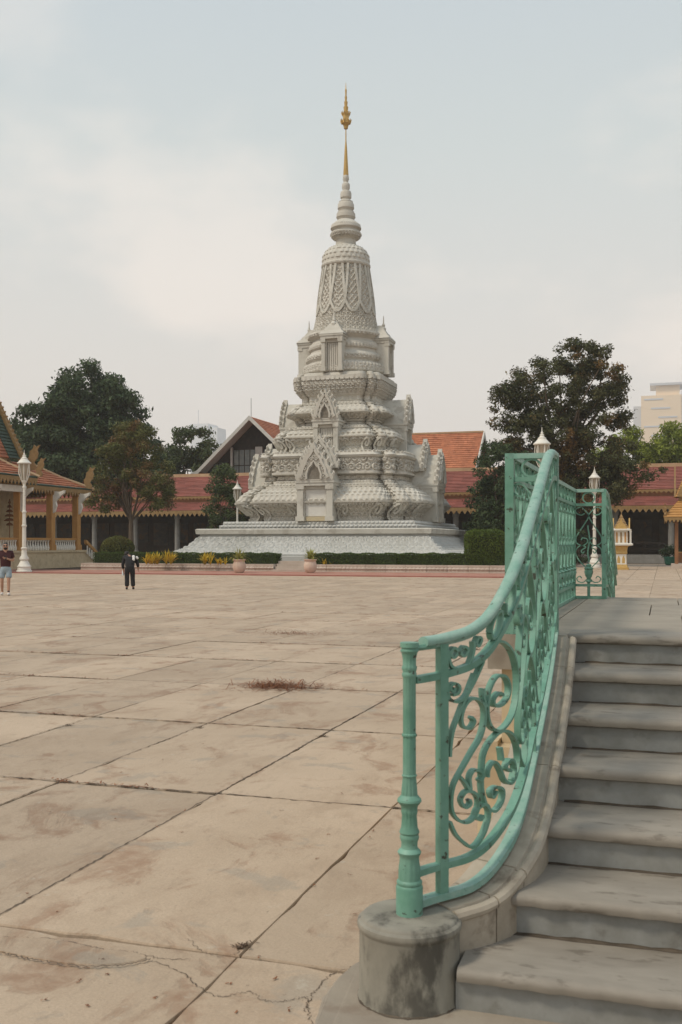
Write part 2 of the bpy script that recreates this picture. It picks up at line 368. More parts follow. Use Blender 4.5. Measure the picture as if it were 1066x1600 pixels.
for i in range(-60, 30):
    for j in range(-3, 36):
        x, y = X0 + (i + .5) * SX, Y0 + (j + .5) * SYY
        d = -SY * x + CY * y; lat = CY * x + SY * y
        if x > -1.05 and 3.2 < y + SYY / 2 and y - SYY / 2 < 10.4 and x > -.4: continue
        if d < 1.0 or d > 90: continue
        if not (49.8 > y + SYY / 2 or x > -6.5 and y < 89): continue
        px = lat / max(d, .5)
        vis = abs(px) < .345 + .8 / d
        cells.append((d if vis else d + 1000, x, y))
cells.sort()
far = MB()
for n, (d, x, y) in enumerate(cells):
    if n < 296 and d < 1000:
        o = link('paving_slab', slabs[rnd.randrange(8)], None, plaza)
        o.location = (x, y, .035 + rnd.uniform(-.004, .003)); o.rotation_euler = (rnd.uniform(-.0015, .0015), rnd.uniform(-.0015, .0015), rnd.choice((0, math.pi)))
        o.location.z -= .035
    else:
        hx, hy = SX / 2 - .008, SYY / 2 - .02
        far.quad((x - hx, y - hy, 0), (x + hx, y - hy, 0), (x + hx, y + hy, 0), (x - hx, y + hy, 0))
o = part('distant_paving', far, M['slab'], plaza); o['kind'] = 'stuff'
# red walk in front of the planted terrace
rp = part('red_walkway', MB().box(-46, -6.6, 49.9, 56.35, -.03, .03), M['red']); rp['kind'] = 'structure'
e_ = MB().box(-46, -6.6, 49.72, 49.895, -.03, .06); part('edging', e_, mat('red edging', (.27, .09, .07), (.32, .13, .10), scale=2), rp)

def ribbon(pts, w, z=.004, jit=.01, seed=1):
    r = random.Random(seed); P = [Vector(p) for p in spline(pts, 16)]; v = []; f = []
    for i, p in enumerate(P):
        t = (P[min(i + 1, len(P) - 1)] - P[max(i - 1, 0)]).normalized(); s = Vector((-t.y, t.x, 0))
        q = p + s * r.uniform(-jit, jit); ww = w * r.uniform(.35, 1.3) * (0.3 if i in (0, len(P) - 1) else 1)
        v += [(q + s * ww / 2 + Vector((0, 0, z))), (q - s * ww / 2 + Vector((0, 0, z)))]
        if i: f.append((2 * i - 2, 2 * i - 1, 2 * i + 1, 2 * i))
    return MB().add(v, f)
def c8(pts): return [ground(x / 1.9036, 900 + y / 1.9036) for x, y in pts]
for k, (pts, w) in enumerate((
        ([(-60, 1070), (0, 1076), (150, 1082), (290, 1110), (400, 1122), (480, 1140), (560, 1142)], .004),
        ([(-60, 1105), (0, 1127), (100, 1147), (220, 1166), (350, 1165), (450, 1146)], .009),
        ([(450, 1146), (540, 1182), (590, 1226), (650, 1252), (740, 1240), (790, 1266), (860, 1266), (912, 1254), (905, 1300)], .004),
        ([(1062, 1162), (985, 1188), (935, 1238), (916, 1290), (930, 1340)], .004),
        ([(560, 1080), (610, 1125), (690, 1130), (740, 1085)], .003))):
    part('crack', ribbon(c8(pts), w, .0105 if k == 1 else .0045, .009, k), M['crack'], plaza)
# mortar patches: the thicker lip at lower left and the round apron by the pedestal
def blob(pts, z0, z1):
    P = [Vector((p[0], p[1], 0)) for p in spline(pts + [pts[0]], 8)][:-1]
    c = sum(P, Vector()) / len(P); n = len(P)
    v = [c + (p - c) * .97 + Vector((0, 0, z1 + rnd.uniform(-.002, .001))) for p in P] + [p + Vector((rnd.uniform(-.006, .006), rnd.uniform(-.006, .006), z0)) for p in P]
    return MB().add(v, [tuple(range(n))] + [(n + i, n + (i + 1) % n, (i + 1) % n, i) for i in range(n)])
part('mortar_patch', blob(c8([(-80, 1075), (0, 1078), (150, 1084), (290, 1112), (400, 1125), (440, 1143), (350, 1160), (220, 1160), (100, 1141), (0, 1122), (-80, 1100)]), -.004, .009), M['slab'], plaza)
part('mortar_patch', blob([tuple(ground(x, y)) for x, y in ((500, 1560), (540, 1515), (600, 1490), (720, 1500), (900, 1520), (1200, 1600), (1200, 1760), (560, 1760), (480, 1660))], -.004, .007), M['patch'], plaza)
for j in range(-1, 5):                               # crumbled stretches of the joints
    for (xa, xb) in ((-7.5, -4.2), (-4.4, -1.0), (-9, -6.5)):
        y = Y0 + j * SYY
        if rnd.random() < .8: part('crack', ribbon([(xa + (xb - xa) * q / 6, y + rnd.uniform(-.008, .008), 0) for q in range(7)], .018, .0045, .010, 40 + j), M['crack'], plaza)
for i in range(-7, 1):
    for (ya, yb) in ((3.3, 6.4), (6.4, 9.5), (9.0, 13), (13, 19)):
        x = X0 + i * SX
        if i and (i == -1 or rnd.random() < .6): part('crack', ribbon([(x + rnd.uniform(-.006, .006), ya + (yb - ya) * q / 6, 0) for q in range(7)], .014 if i == -1 else .010, .0045, .007, 60 + i), M['crack'], plaza)
# grit and weeds caught in the joints
V = []; F = []
def bits(c, sx, sy, n, lmin, lmax, zr=.02, w=.004):
    for _ in range(n):
        x, y = c.x + rng.normal(0, sx), c.y + rng.normal(0, sy); a = rng.random() * 6.283; l = rng.uniform(lmin, lmax)
        z = abs(rng.normal(0, zr)) + .006; dz = rng.normal(0, .25) * l
        dx, dy = math.cos(a) * l, math.sin(a) * l; k = len(V)
        V.extend([(x - dy * w / l, y + dx * w / l, z), (x + dy * w / l, y - dx * w / l, z), (x + dx + dy * w / l, y + dy - dx * w / l, max(.005, z + dz)), (x + dx - dy * w / l, y + dy + dx * w / l, max(.005, z + dz))])
        F.append((k, k + 1, k + 2, k + 3))
for i in range(-14, 3):
    for j in range(0, 8):
        if rnd.random() < .5 and not (X0 + i * SX > -1.0):
            p = Vector((X0 + i * SX, Y0 + j * SYY, 0)); 
            if rnd.random() < .5: bits(p, .05, .02, 40, .01, .04, .004)
            for _ in range(5): bits(p + Vector((rnd.uniform(0, SX), 0, 0)), .10, .008, 14, .01, .04, .004)
for _ in range(130):
    px_, py_ = rnd.uniform(0, 900), 910 + 680 * rnd.random() ** 1.3
    q = ground(px_, py_)
    if q.x < -1.15: bits(q, .004, .004, 3, .006, .016, .001, .003)
jl = npmesh('joint_litter', V, F, M['twig'], None, False); tag(jl, 'dry grass bits and dirt caught in the paving joints', 'litter', kind='stuff')
V = []; F = []
pc = ground(440, 1073)
bits(pc, .24, .20, 800, .04, .16, .004, .003); bits(pc + Vector((-.12, .02, 0)), .10, .10, 400, .03, .10, .008, .003)
dl = npmesh('dry_grass_heap', V, F, M['twig'], None, False); tag(dl, 'small flat heap of rust brown dry grass lying on the paving', 'debris')
V = []; F = []
pc = ground(450, 990); bits(pc, .42, .22, 420, .03, .12, .002, .003)
dl = npmesh('dry_grass_patch', V, F, M['twig'], None, False); tag(dl, 'faint thin scatter of dry grass beyond the rust brown heap', 'debris', kind='stuff')
V = []; F = []
for (x, y) in ((720, 1105), (960, 478), (590, 452), (205, 445)):
    bits(c8([(x, y)])[0], .022, .018, 60, .006, .022, .002, .0025)
dl = npmesh('leaf_litter', V, F, M['darktwig'], None, False); tag(dl, 'dark leaf litter gathered where paving joints cross', 'litter', kind='stuff')

# ------------------------------------------------------------------ planted terrace with kerb stones
SC = Vector((-22.2, 71.6, 0))
TX0, TX1, TY = -34.9, -8.0, 56.35
tb = part('flower_bed', MB().box(TX0 + .5, TX1 - .5, TY + .5, 92, -.02, .40), M['soil']); tb['kind'] = 'structure'
wallr = empty('terrace_kerb', (0, TY, 0), 'low carved kerb of pinkish stone edging the planted terrace', 'kerb')
kp = [(0, 0), (0, .09), (.05, .11), (.04, .17), (.0, .24), (.05, .31), (.02, .34), (.02, .46), (.45, .46), (.45, 0)]
def kerb_run(ax, bx, y, along='x', sgn=1):
    n = max(1, round(abs(bx - ax) / 1.15)); L = (bx - ax) / n
    for i in range(n):
        a, b = ax + i * L + .008, ax + (i + 1) * L - .008
        mb = MB(); m = max(2, int(abs(L) / .055)); path = [a + (b - a) * k / m for k in range(m + 1)]
        def sec(k):
            w = .035 * abs(math.sin(path[k] / .23 * math.pi))
            return [(u - (w if 2 < q < 6 else 0), v) for q, (u, v) in enumerate(kp)]
        if along == 'x': mb.sect([(p, y, 0) for p in path], [(0, 1, 0)] * len(path), sec)
        else: mb.sect([(y, p, 0) for p in path], [(sgn, 0, 0)] * len(path), sec)
        part('kerb_stone', mb, M['pinkstone'], wallr)
kerb_run(TX0, -21.95, TY); kerb_run(-19.85, TX1, TY)
kerb_run(TY + .47, 88, TX0, 'y', 1); kerb_run(TY + .47, 88, TX1, 'y', -1)
# stone steps between the two pots
st = empty('garden_steps', (-20.9, TY, 0), 'short flight of stone steps between two potted plants', 'steps')
for k in range(4):
    part('step', MB().box(-21.92, -19.88, TY - .15 + k * .3, TY + .6 + k * .3, k * .16 + .001, (k + 1) * .16), M['pinkstone'], st)

# ------------------------------------------------------------------ roofs
def courses(mb, a, b, c, d, n, th=.05, cols=0):
    """tiled slope: a-b lower edge, d-c upper edge, n overlapping courses (each broken into tiles when cols)"""
    a, b, c, d = map(Vector, (a, b, c, d)); nr = (b - a).cross(d - a).normalized()
    if nr.z < 0: nr = -nr
    for k in range(n):
        t0, t1 = k / n, min(1, (k + 1.12) / n)
        p0, p1 = a.lerp(d, t0), b.lerp(c, t0); q0, q1 = a.lerp(d, t1), b.lerp(c, t1)
        m = max(1, cols)
        for i in range(m):
            u0, u1 = i / m, (i + 1) / m
            A, B = p0.lerp(p1, u0), p0.lerp(p1, u1); D, C_ = q0.lerp(q1, u0), q0.lerp(q1, u1)
            h = th * (1 + (.35 * rnd.random() if cols else 0))
            v = [A + nr * h, B + nr * h, C_ + nr * .01, D + nr * .01, A - nr * .01, B - nr * .01]
            mb.add(v, [(0, 1, 2, 3), (4, 5, 1, 0), (4, 0, 3), (5, 2, 1)])
def teeth(mb, a, b, h, n, th=.05, top=.0):
    """fascia board from a to b with a row of pointed teeth below"""
    a, b = Vector(a), Vector(b); t = (b - a).normalized(); s = Vector((-t.y, t.x, 0)) * th
    for sgn in (1,):
        v = []; f = []
        for k in range(n):
            p = a.lerp(b, k / n); q = a.lerp(b, (k + 1) / n); m = (p + q) / 2
            i = len(v)
            up = Vector((0, 0, h * .42))
            v += [p + up, q + up, q, m - Vector((0, 0, h * .58)), p]
            v += [x + s for x in (p + up, q + up, q, m - Vector((0, 0, h * .58)), p)]
            f += [(i, i + 4, i + 3, i + 2, i + 1), (i + 5, i + 6, i + 7, i + 8, i + 9), (i + 4, i + 9, i + 8, i + 3), (i + 3, i + 8, i + 7, i + 2), (i, i + 1, i + 6, i + 5)]
        mb.add(v, f)

# ------------------------------------------------------------------ gallery along the back of the court
gal = empty('gallery_building', (-20, 94, 0), 'long low gallery with a two tiered red tile roof and ochre fascias', 'building')
GX0, GX1 = -86, 46
mb = MB(); courses(mb, (GX0, 94.0, 6.45), (GX1, 94.0, 6.45), (GX1, 97.6, 8.7), (GX0, 97.6, 8.7), 15, .06, 150); part('upper_roof', mb, M['redtile'], gal)
mb = MB(); courses(mb, (GX0, 92.0, 4.95), (GX1, 92.0, 4.95), (GX1, 94.15, 5.85), (GX0, 94.15, 5.85), 8, .06, 150); part('lower_roof', mb, M['redtile'], gal)
mb = MB(); courses(mb, (GX1, 101.4, 6.45), (GX0, 101.4, 6.45), (GX0, 97.62, 8.7), (GX1, 97.62, 8.7), 6, .06); part('rear_roof', mb, M['redtile'], gal)
part('ridge', MB().box(GX0, GX1, 97.45, 97.75, 8.66, 8.98), M['ridge'], gal)
mb = MB(); teeth(mb, (GX0, 93.92, 6.3), (GX1, 93.92, 6.3), .34, 330); part('fascia', mb, M['goldpaint'], gal)
mb = MB(); teeth(mb, (GX0, 91.92, 4.70), (GX1, 91.92, 4.70), .6, 260); part('fascia', mb, M['goldpaint'], gal)
part('frieze_wall', MB().box(GX0, GX1, 94.16, 94.4, 4.9, 6.5), M['brownpaint'], gal)
part('soffit', MB().box(GX0, GX1, 92.05, 99.4, 4.62, 4.68), M['darkwood'], gal)
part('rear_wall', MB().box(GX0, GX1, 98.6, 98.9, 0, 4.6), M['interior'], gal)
part('floor_slab', MB().box(GX0, GX1, 92.0, 99.2, -.02, .72), M['colgrey'], gal)
for k in range(28):
    x = GX0 + 2 + k * 4.7
    mb = MB().lathe([(.34, .72), (.34, .95), (.27, 1.0), (.25, 4.1), (.31, 4.2), (.36, 4.45), (.36, 4.62)], (x, 92.75, 0), 12)
    part('column', mb, M['colgrey'], gal)
mb = MB()
for x in np.arange(-16, GX1, 1.2): mb.box(x, x + .06, 93.2, 93.26, .72, 1.75)
mb.box(-16, GX1, 93.19, 93.27, 1.7, 1.78); mb.box(-16, GX1, 93.2, 93.26, 1.2, 1.25); part('guard_rail', mb, M['darkwood'], gal)
mb = MB()
for k in range(55):
    x = GX0 + 1 + k * 2.35; mb.box(x, x + 1.7, 98.5, 98.598, 1.5 + .3 * (k % 2), 3.9)
part('mural_panel', mb, mat('faded mural', (.11, .09, .07), (.06, .06, .055), scale=2.2, rough=.9, c3=(.14, .085, .05), s3=1.7), gal)

# ------------------------------------------------------------------ gabled house behind the gallery (left)
hs = empty('gabled_house', (-44.4, 106.6, 0), 'house with steep orange tile roof and big white edged gable over dark windows', 'building')
ax, ay, az = -44.4, 106.6, 16.0
mb = MB()
L_ = 27
courses(mb, (ax + 6.4, ay, 10.0), (ax + 6.4, ay + L_, 10.0), (ax, ay + L_, az), (ax, ay, az), 24, .06, 60)
courses(mb, (ax + 8.3, ay, 9.1), (ax + 8.3, ay + L_, 9.1), (ax + 6.3, ay + L_, 10.1), (ax + 6.3, ay, 10.1), 6, .06, 60)
courses(mb, (ax - 6.4, ay + L_, 10.0), (ax - 6.4, ay, 10.0), (ax, ay, az), (ax, ay + L_, az), 12, .06)
courses(mb, (ax - 8.3, ay + L_, 9.1), (ax - 8.3, ay, 9.1), (ax - 6.3, ay, 10.1), (ax - 6.3, ay + L_, 10.1), 4, .06)
part('roof', mb, M['orangetile'], hs)
for sg in (1, -1):
    mb = MB()
    for (u0, z0, u1, z1) in ((0, az, 6.4, 10.0), (6.4, 10.0, 8.4, 9.05)):
        mb.hexa([(ax + sg * u0, ay - .12, z0 - .42), (ax + sg * u1, ay - .12, z1 - .42), (ax + sg * u1, ay - .12, z1 + .08), (ax + sg * u0, ay - .12, z0 + .08)],
                [(ax + sg * u0, ay + .02, z0 - .42), (ax + sg * u1, ay + .02, z1 - .42), (ax + sg * u1, ay + .02, z1 + .08), (ax + sg * u0, ay + .02, z0 + .08)])
    part('bargeboard', mb, M['whitewood'], hs)
    mb = MB(); mb.quad((ax, ay + .03, az - .12), (ax + sg * 6.4, ay + .03, 9.88), (ax + sg * 6.4, ay + 2.3, 9.88), (ax, ay + 2.3, az - .12)); part('soffit', mb, M['whitewood'], hs)
part('gable_wall', MB().prism([(-6.2, 8), (6.2, 8), (6.2, 10.0), (0, 15.85), (-6.2, 10.0)], lambda u, v, w: (ax + u, w, v), ay + 2.3, ay + 2.7), M['darkwood'], hs)
for u in (-3.05, .35, 2.95, 5.2):
    part('pilaster', MB().box(ax + u - (.42 if u > -3 else .1), ax + u + (.42 if u > -3 else .1), ay + 1.9, ay + 2.2, 9.2, 12.75 if u < 5 else 11), M['whitewood'], hs)
for (u0, u1) in ((-5.4, -3.4), (-2.85, -.15), (.85, 2.45), (3.45, 4.7)):
    top = 12.55 if u0 > -4 else 11.0
    wf = part('window', MB().box(ax + u0, ax + u1, ay + 2.18, ay + 2.298, 9.6, top), M['darkwood'], hs)
    n = max(2, round((u1 - u0) / .62)); w = (u1 - u0) / n
    for i in range(n):
        for (za, zb) in ((9.7, 10.6), (10.72, top - .1)):
            if zb > za: part('pane', MB().box(ax + u0 + i * w + .06, ax + u0 + (i + 1) * w - .06, ay + 2.14, ay + 2.178, za, zb), M['pane'], wf)
part('sill_beam', MB().box(ax - 6.6, ax + 6.6, ay + 1.4, ay + 2.29, 9.0, 9.38), M['whitewood'], hs)
part('air_conditioner', MB().box(ax - 4.9, ax - 3.9, ay + 1.0, ay + 1.45, 8.9, 9.5), M['white'], hs)
part('aerial', MB().tube([(ax, ay + .5, az), (ax, ay + .5, az + 2.1)], .03, 5), M['darkwood'], hs)
# ------------------------------------------------------------------ orange roofed hall behind the gallery (right)
hr = empty('orange_roof_hall', (-30, 111, 0), 'wide hall with plain orange tile roof and white gable edge beside the stupa', 'building')
bx, by, bz = -19.3, 114.4, 14.2
mb = MB(); courses(mb, (-48, 105.5, 6.6), (bx, 105.5, 6.6), (bx, by, bz), (-48, by, bz), 30, .06, 90)
courses(mb, (bx, 123.2, 6.6), (-48, 123.2, 6.6), (-48, by, bz), (bx, by, bz), 10, .06); part('roof', mb, M['orangetile'], hr)
part('ridge', MB().box(-48, bx, by - .15, by + .15, bz - .02, bz + .16), M['ridge'], hr)
for sg in (-1, 1):
    part('bargeboard', MB().hexa([(bx, by, bz - .5), (bx, by + sg * 9.0, 6.1), (bx, by + sg * 9.0, 6.65), (bx, by, bz + .12)],
                                 [(bx + .15, by, bz - .5), (bx + .15, by + sg * 9.0, 6.1), (bx + .15, by + sg * 9.0, 6.65), (bx + .15, by, bz + .12)]), M['whitewood'], hr)
part('gable_wall', MB().prism([(-8.4, 0), (8.4, 0), (8.4, 6.6), (0, 13.6), (-8.4, 6.6)], lambda u, v, w: (w, by + u, v), bx - 1.2, bx - .9), M['darkwood'], hr)
# ------------------------------------------------------------------ far towers
def slab_tower(root, name, p, w, dpt, z0, z1, m):
    o = root.location; k = 1.5 if root.name == 'office_tower' else 1.44      # sizes below are per 900 m and 1250 m
    x, y = o.x + (p[0] - o.x) * k, o.y + (p[1] - o.y) * k
    return part(name, MB().box(x - w * k / 2, x + w * k / 2, y, y + dpt * k, z0 * k, z1 * k), m, root)
tp = at(1038, 1350)
tw = empty('office_tower', tp, 'far hazy cream and grey tower block above the bright green trees', 'building')
slab_tower(tw, 'wing', (tp.x - 2.5, tp.y), 34, 36, 0, 132, M['towercream'])
slab_tower(tw, 'core', (tp.x + 3, tp.y + 4), 20, 26, 132, 141, M['towercream'])
slab_tower(tw, 'roof_slab', (tp.x + 2, tp.y + 1), 28, 34, 141, 143, M['towergrey'])
slab_tower(tw, 'wing', (tp.x + 24, tp.y + 5), 18.5, 30, 0, 136, M['towergrey'])
slab_tower(tw, 'wing', (tp.x - 23, tp.y + 8), 6.5, 24, 0, 124, M['towergrey'])
for k in range(8):
    zz = 128 - k * 8; slab_tower(tw, 'window_band', (tp.x - 9 + 6 * (k % 3), tp.y - .4), 16, .38, zz, zz + 1.4, M['towergrey'])
tp = at(311, 1800)
tw = empty('far_tower', tp, 'very faint hazy tower block beyond the trees on the left', 'building')
slab_tower(tw, 'wing', tp, 24, 30, 0, 148, M['towerhazed']); slab_tower(tw, 'wing', (tp.x + 10, tp.y + 3), 26, 26, 0, 143, M['towerhazed'])
slab_tower(tw, 'window_band', (tp.x + 2, tp.y - .6), 20, .5, 138, 140, M['towerhazed']); part('mast', MB().tube([(tp.x - 4, tp.y + 6, 213), (tp.x - 4, tp.y + 6, 238)], .6, 6), M['towerhazed'], tw)
# ------------------------------------------------------------------ pavilion at the left
pv = empty('open_pavilion', (-41, 58, 0), 'open hall at left with gold edged roofs, ochre columns and white balustrade', 'pavilion')
PX = -39.7
part('plinth', MB().box(-58, PX, 40, 64.7, 0, 1.08), M['cream'], pv)
part('plinth_cap', MB().box(-58, PX + .08, 39.9, 64.8, 1.082, 1.22), M['cream'], pv)
for k in range(6): part('step', MB().box(-44, PX - .15, 64.805 + k * .32, 64.8 + (k + 1) * .32, 0, 1.08 - k * .17), M['cream'], pv)
mb = MB(); mb.hexa([(PX - .12, 64.75, 1.7), (PX - .12, 66.9, .55), (PX - .12, 66.9, .75), (PX - .12, 64.75, 1.95)], [(PX + .1, 64.75, 1.7), (PX + .1, 66.9, .55), (PX + .1, 66.9, .75), (PX + .1, 64.75, 1.95)])
mb.box(PX - .15, PX + .13, 66.7, 67.0, 0, .95)
part('stair_rail', mb, M['orangepaint'], pv)
mb = MB()
for k in range(6):
    y = 65 + k * .3; z = 1.08 - (y - 64.7) * .53; mb.lathe([(.05, z), (.08, z + .15), (.04, z + .4), (.06, z + .62)], (PX, y, 0), 8)
o = part('stair_balusters', mb, M['white'], pv)
ys = [47.1, 50.4, 53.7, 57.0, 60.7, 63.9]
for y in ys:
    mb = MB().box(PX - .42, PX + .0, y - .22, y + .22, 1.222, 5.35); mb.box(PX - .48, PX + .06, y - .28, y + .28, 1.222, 1.6); mb.box(PX - .48, PX + .05, y - .27, y + .27, 5.0, 5.34)
    part('column', mb, M['orangepaint'], pv)
    pl = [(0, 0), (.12, .1), (.28, .5), (.2, .8), (.5, 1.1), (.85, 1.35), (.9, 1.55), (.5, 1.45), (.05, 1.5), (0, 1.5)]
    part('bracket', MB().prism(pl, lambda u, v, w: (PX + u + .003, w, 3.75 + v), y - .09, y + .09), M['white'], pv)
part('end_bracket', MB().prism([(0, 0), (.12, .1), (.28, .5), (.2, .8), (.5, 1.1), (.85, 1.35), (.9, 1.55), (.5, 1.45), (.05, 1.5), (0, 1.5)], lambda u, v, w: (w, 64.13 + u, 3.75 + v), PX - .3, PX - .12), M['white'], pv)
part('bracket', MB().prism([(0, 0), (.12, .1), (.28, .5), (.2, .8), (.5, 1.1), (.85, 1.35), (.9, 1.55), (.5, 1.45), (.05, 1.5), (0, 1.5)], lambda u, v, w: (w, 60.93 + u, 3.75 + v), PX - .3, PX - .12), M['white'], pv)
for (a, b) in zip(ys[:-1], ys[1:]):
    part('handrail', MB().box(PX - .3, PX - .04, a + .24, b - .24, 1.92, 2.06), M['orangepaint'], pv)
    n = 11
    for k in range(n):
        y = a + .24 + (b - a - .48) * (k + .5) / n
        part('baluster', MB().lathe([(.07, 1.222), (.1, 1.3), (.105, 1.42), (.05, 1.62), (.045, 1.78), (.085, 1.86), (.085, 1.92)], (PX - .17, y, 0), 8), M['white'], pv)
part('wall', MB().box(-43.4, -43.0, 57.6, 62.2, 1.22, 6.9), M['cream'], pv)
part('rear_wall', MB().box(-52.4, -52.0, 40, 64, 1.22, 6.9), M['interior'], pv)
part('doorway', MB().box(-43.3, -42.9, 52, 57.3, 4.9, 5.6), M['cream'], pv)
for y in (54.8, 57.35): part('inner_column', MB().box(-43.3, -42.85, y - .22, y + .22, 1.22, 5.4), M['brownpaint'], pv)
# roofs
mb = MB(); courses(mb, (-39.6, 55, 5.55), (-39.6, 65.4, 5.55), (-42.6, 61.8, 7.3), (-42.6, 55, 7.3), 10, .06, 24)
courses(mb, (-39.6, 65.4, 5.55), (-56, 65.4, 5.55), (-56, 61.8, 7.3), (-42.6, 61.8, 7.3), 10, .06)
part('skirt_roof', mb, M['orangetile'], pv)
mb = MB(); courses(mb, (-39.55, 54, 5.53), (-39.55, 65.5, 5.53), (-40.3, 64.6, 5.9), (-40.3, 54, 5.9), 2, .08, 24); part('eave_tiles', mb, M['greentile'], pv)
part('ceiling', MB().box(-52, -39.65, 40, 65.3, 5.36, 5.42), M['darkwood'], pv)
mb = MB(); courses(mb, (-38.9, 40, 5.95), (-38.9, 57.6, 5.95), (-42, 55.5, 7.75), (-42, 40, 7.75), 10, .06, 30); part('porch_roof', mb, M['orangetile'], pv)
mb = MB(); courses(mb, (-38.85, 40, 5.93), (-38.85, 57.7, 5.93), (-39.6, 57.2, 6.3), (-39.6, 40, 6.3), 2, .08, 30); part('eave_tiles', mb, M['greentile'], pv)
mb = MB(); teeth(mb, (-39.56, 54, 5.33), (-39.56, 65.4, 5.33), .58, 34); teeth(mb, (-39.56, 65.4, 5.33), (-50, 65.4, 5.33), .58, 30); part('fascia', mb, M['goldpaint'], pv)
mb = MB(); teeth(mb, (-38.86, 40, 5.73), (-38.86, 57.6, 5.73), .58, 48); part('fascia', mb, M['goldpaint'], pv)
part('porch_beam', MB().box(-40.1, -39.4, 40, 57.2, 5.0, 5.4), M['white'], pv)
def tubebar(a, b, r=.14): return MB().tube([a, (Vector(a) + Vector(b)) / 2 - Vector((0, 0, .12)), b], r, 6)
part('hip_ridge', tubebar((-39.5, 65.5, 5.62), (-42.6, 61.8, 7.38)), M['ridge'], pv)
part('hip_ridge', tubebar((-38.8, 57.7, 6.02), (-42, 55.5, 7.85)), M['ridge'], pv)
# steep main roof with green border
mz = lambda x: 7.4 + (-41.8 - x) * 1.92
mb = MB(); courses(mb, (-41.8, 40, 7.4), (-41.8, 58.6, 7.4), (-47.5, 58.6, mz(-47.5)), (-47.5, 40, mz(-47.5)), 46, .06, 50); part('main_roof', mb, M['orangetile'], pv)
mb = MB(); courses(mb, (-41.75, 58.62, 7.4), (-41.75, 59.8, 7.4), (-47.45, 59.8, mz(-47.5)), (-47.45, 58.62, mz(-47.5)), 46, .07, 4); part('roof_border', mb, M['greentile'], pv)
mb = MB(); P0, P1 = Vector((-41.75, 60.0, 7.2)), Vector((-47.4, 60.0, mz(-47.4)))
mb.hexa([P0 + Vector((0, -.18, -.1)), P0 + Vector((0, .18, -.1)), P1 + Vector((0, .18, -.1)), P1 + Vector((0, -.18, -.1))], [P0 + Vector((.3, -.18, .15)), P0 + Vector((.3, .18, .15)), P1 + Vector((.3, .18, .15)), P1 + Vector((.3, -.18, .15))])
for k in range(34):
    p = P0.lerp(P1, (k + .5) / 34); mb.hexa([p + Vector((.2, -.08, -.12)), p + Vector((.2, .08, -.12)), p + Vector((.2, .08, .16)), p + Vector((.2, -.08, .16))], [p + Vector((.5, -.03, .1)), p + Vector((.5, .03, .1)), p + Vector((.5, .03, .18)), p + Vector((.5, -.03, .18))])
part('bargeboard', mb, M['goldpaint'], pv)
part('gable_wall', MB().prism([(-42.1, 6.9), (-47.5, 6.9), (-47.5, 17.2)], lambda u, v, w: (u, w, v), 59.3, 59.6), M['goldpaint'], pv)
part('hall_wall', MB().box(-48, -42.3, 40, 59.2, 6.0, 7.6), M['cream'], pv)
# flame shaped naga finials
fl = [(-.25, 0), (.25, 0), (.36, .3), (.2, .55), (.42, .85), (.5, 1.15), (.42, 1.4), (.62, 1.75), (.36, 1.6), (.22, 1.75), (.1, 1.45), (-.08, 1.3), (-.12, .95), (-.3, .7), (-.22, .4)]
for (p, s, sg) in ((at(49, 70.2, 6.7), 1.0, 1), (at(61, 68.5, 6.15), .72, 1), (at(137, 74.0, 5.6), .92, 1)):
    rx, ry = CY, SY
    part('naga_finial', MB().prism(fl, lambda u, v, w, p=p, s=s: (p.x + rx * u * s - ry * w, p.y + ry * u * s + rx * w, p.z + v * s), -.09, .09), M['goldpaint'], pv)
# small gold dormer peak at the frame edge
part('dormer', MB().prism([(-1.3, 0), (1.3, 0), (.9, .35), (.55, 1.0), (.3, 1.2), (0, 2.5), (-.3, 1.2), (-.55, 1.0), (-.9, .35)], lambda u, v, w: (-41.2 + w, 55.2 + u * .6, 7.6 + v * .55), 0, .4), M['goldpaint'], pv)
# ceremonial umbrella standing in the pavilion
cu = empty('tiered_umbrella', (-42.2, 59.3, 1.22), 'slender five tiered ceremonial parasol on a pole against cream wall', 'parasol')
part('pole', MB().tube([(-42.2, 59.3, 1.22), (-42.2, 59.3, 4.7)], .03, 6), M['brownpaint'], cu)
for k, (z, r) in enumerate(((2.9, .22), (3.2, .34), (3.5, .3), (3.8, .22), (4.1, .16), (4.4, .09))):
    part('tier', MB().lathe([(r, z), (r * 1.05, z + .05), (r * .55, z + .17), (.03, z + .2)], (-42.2, 59.3, 0), 12), M['brownpaint'], cu)
# ------------------------------------------------------------------ stupa
stu = empty('stupa', SC, 'tall carved pale stone stupa with bell shaped top and thin gold spire', 'stupa')
def zpx(y): return EYE + (850 - y) * .0469
def redent(w1=.70, b=.90, g=.06, gd=.09):
    """square plan of unit half size with stepped corners and a groove at each step"""
    q = [(-w1, -1), (w1, -1), (w1 + .02, -b + gd), (w1 + g, -b + gd), (w1 + g + .012, -b), (b, -b), (b, -w1 - g - .012), (b - gd, -w1 - g), (b - gd, -w1 - .02)]
    P = []
    for k in range(4):
        a = k * math.pi / 2; ca, sa = round(math.cos(a)), round(math.sin(a))
        P += [(x * ca - y * sa, x * sa + y * ca) for x, y in q]
    for it in range(2):
        o = []
        for i in range(len(P)):
            p, q = np.array(P[i]), np.array(P[(i + 1) % len(P)]); L = np.hypot(*(q - p)); c = min((.05, .02)[it], .28 * L) / L
            o += [tuple(p + (q - p) * c), tuple(q - (q - p) * c)]
        P = o
    return P
SQ = [(-1, -1), (1, -1), (1, 1), (-1, 1)]
CIRC = [(math.cos(a), math.sin(a)) for a in np.arange(48) * 2 * math.pi / 48 - 1.5708]
def frac(x): return x - np.floor(x)
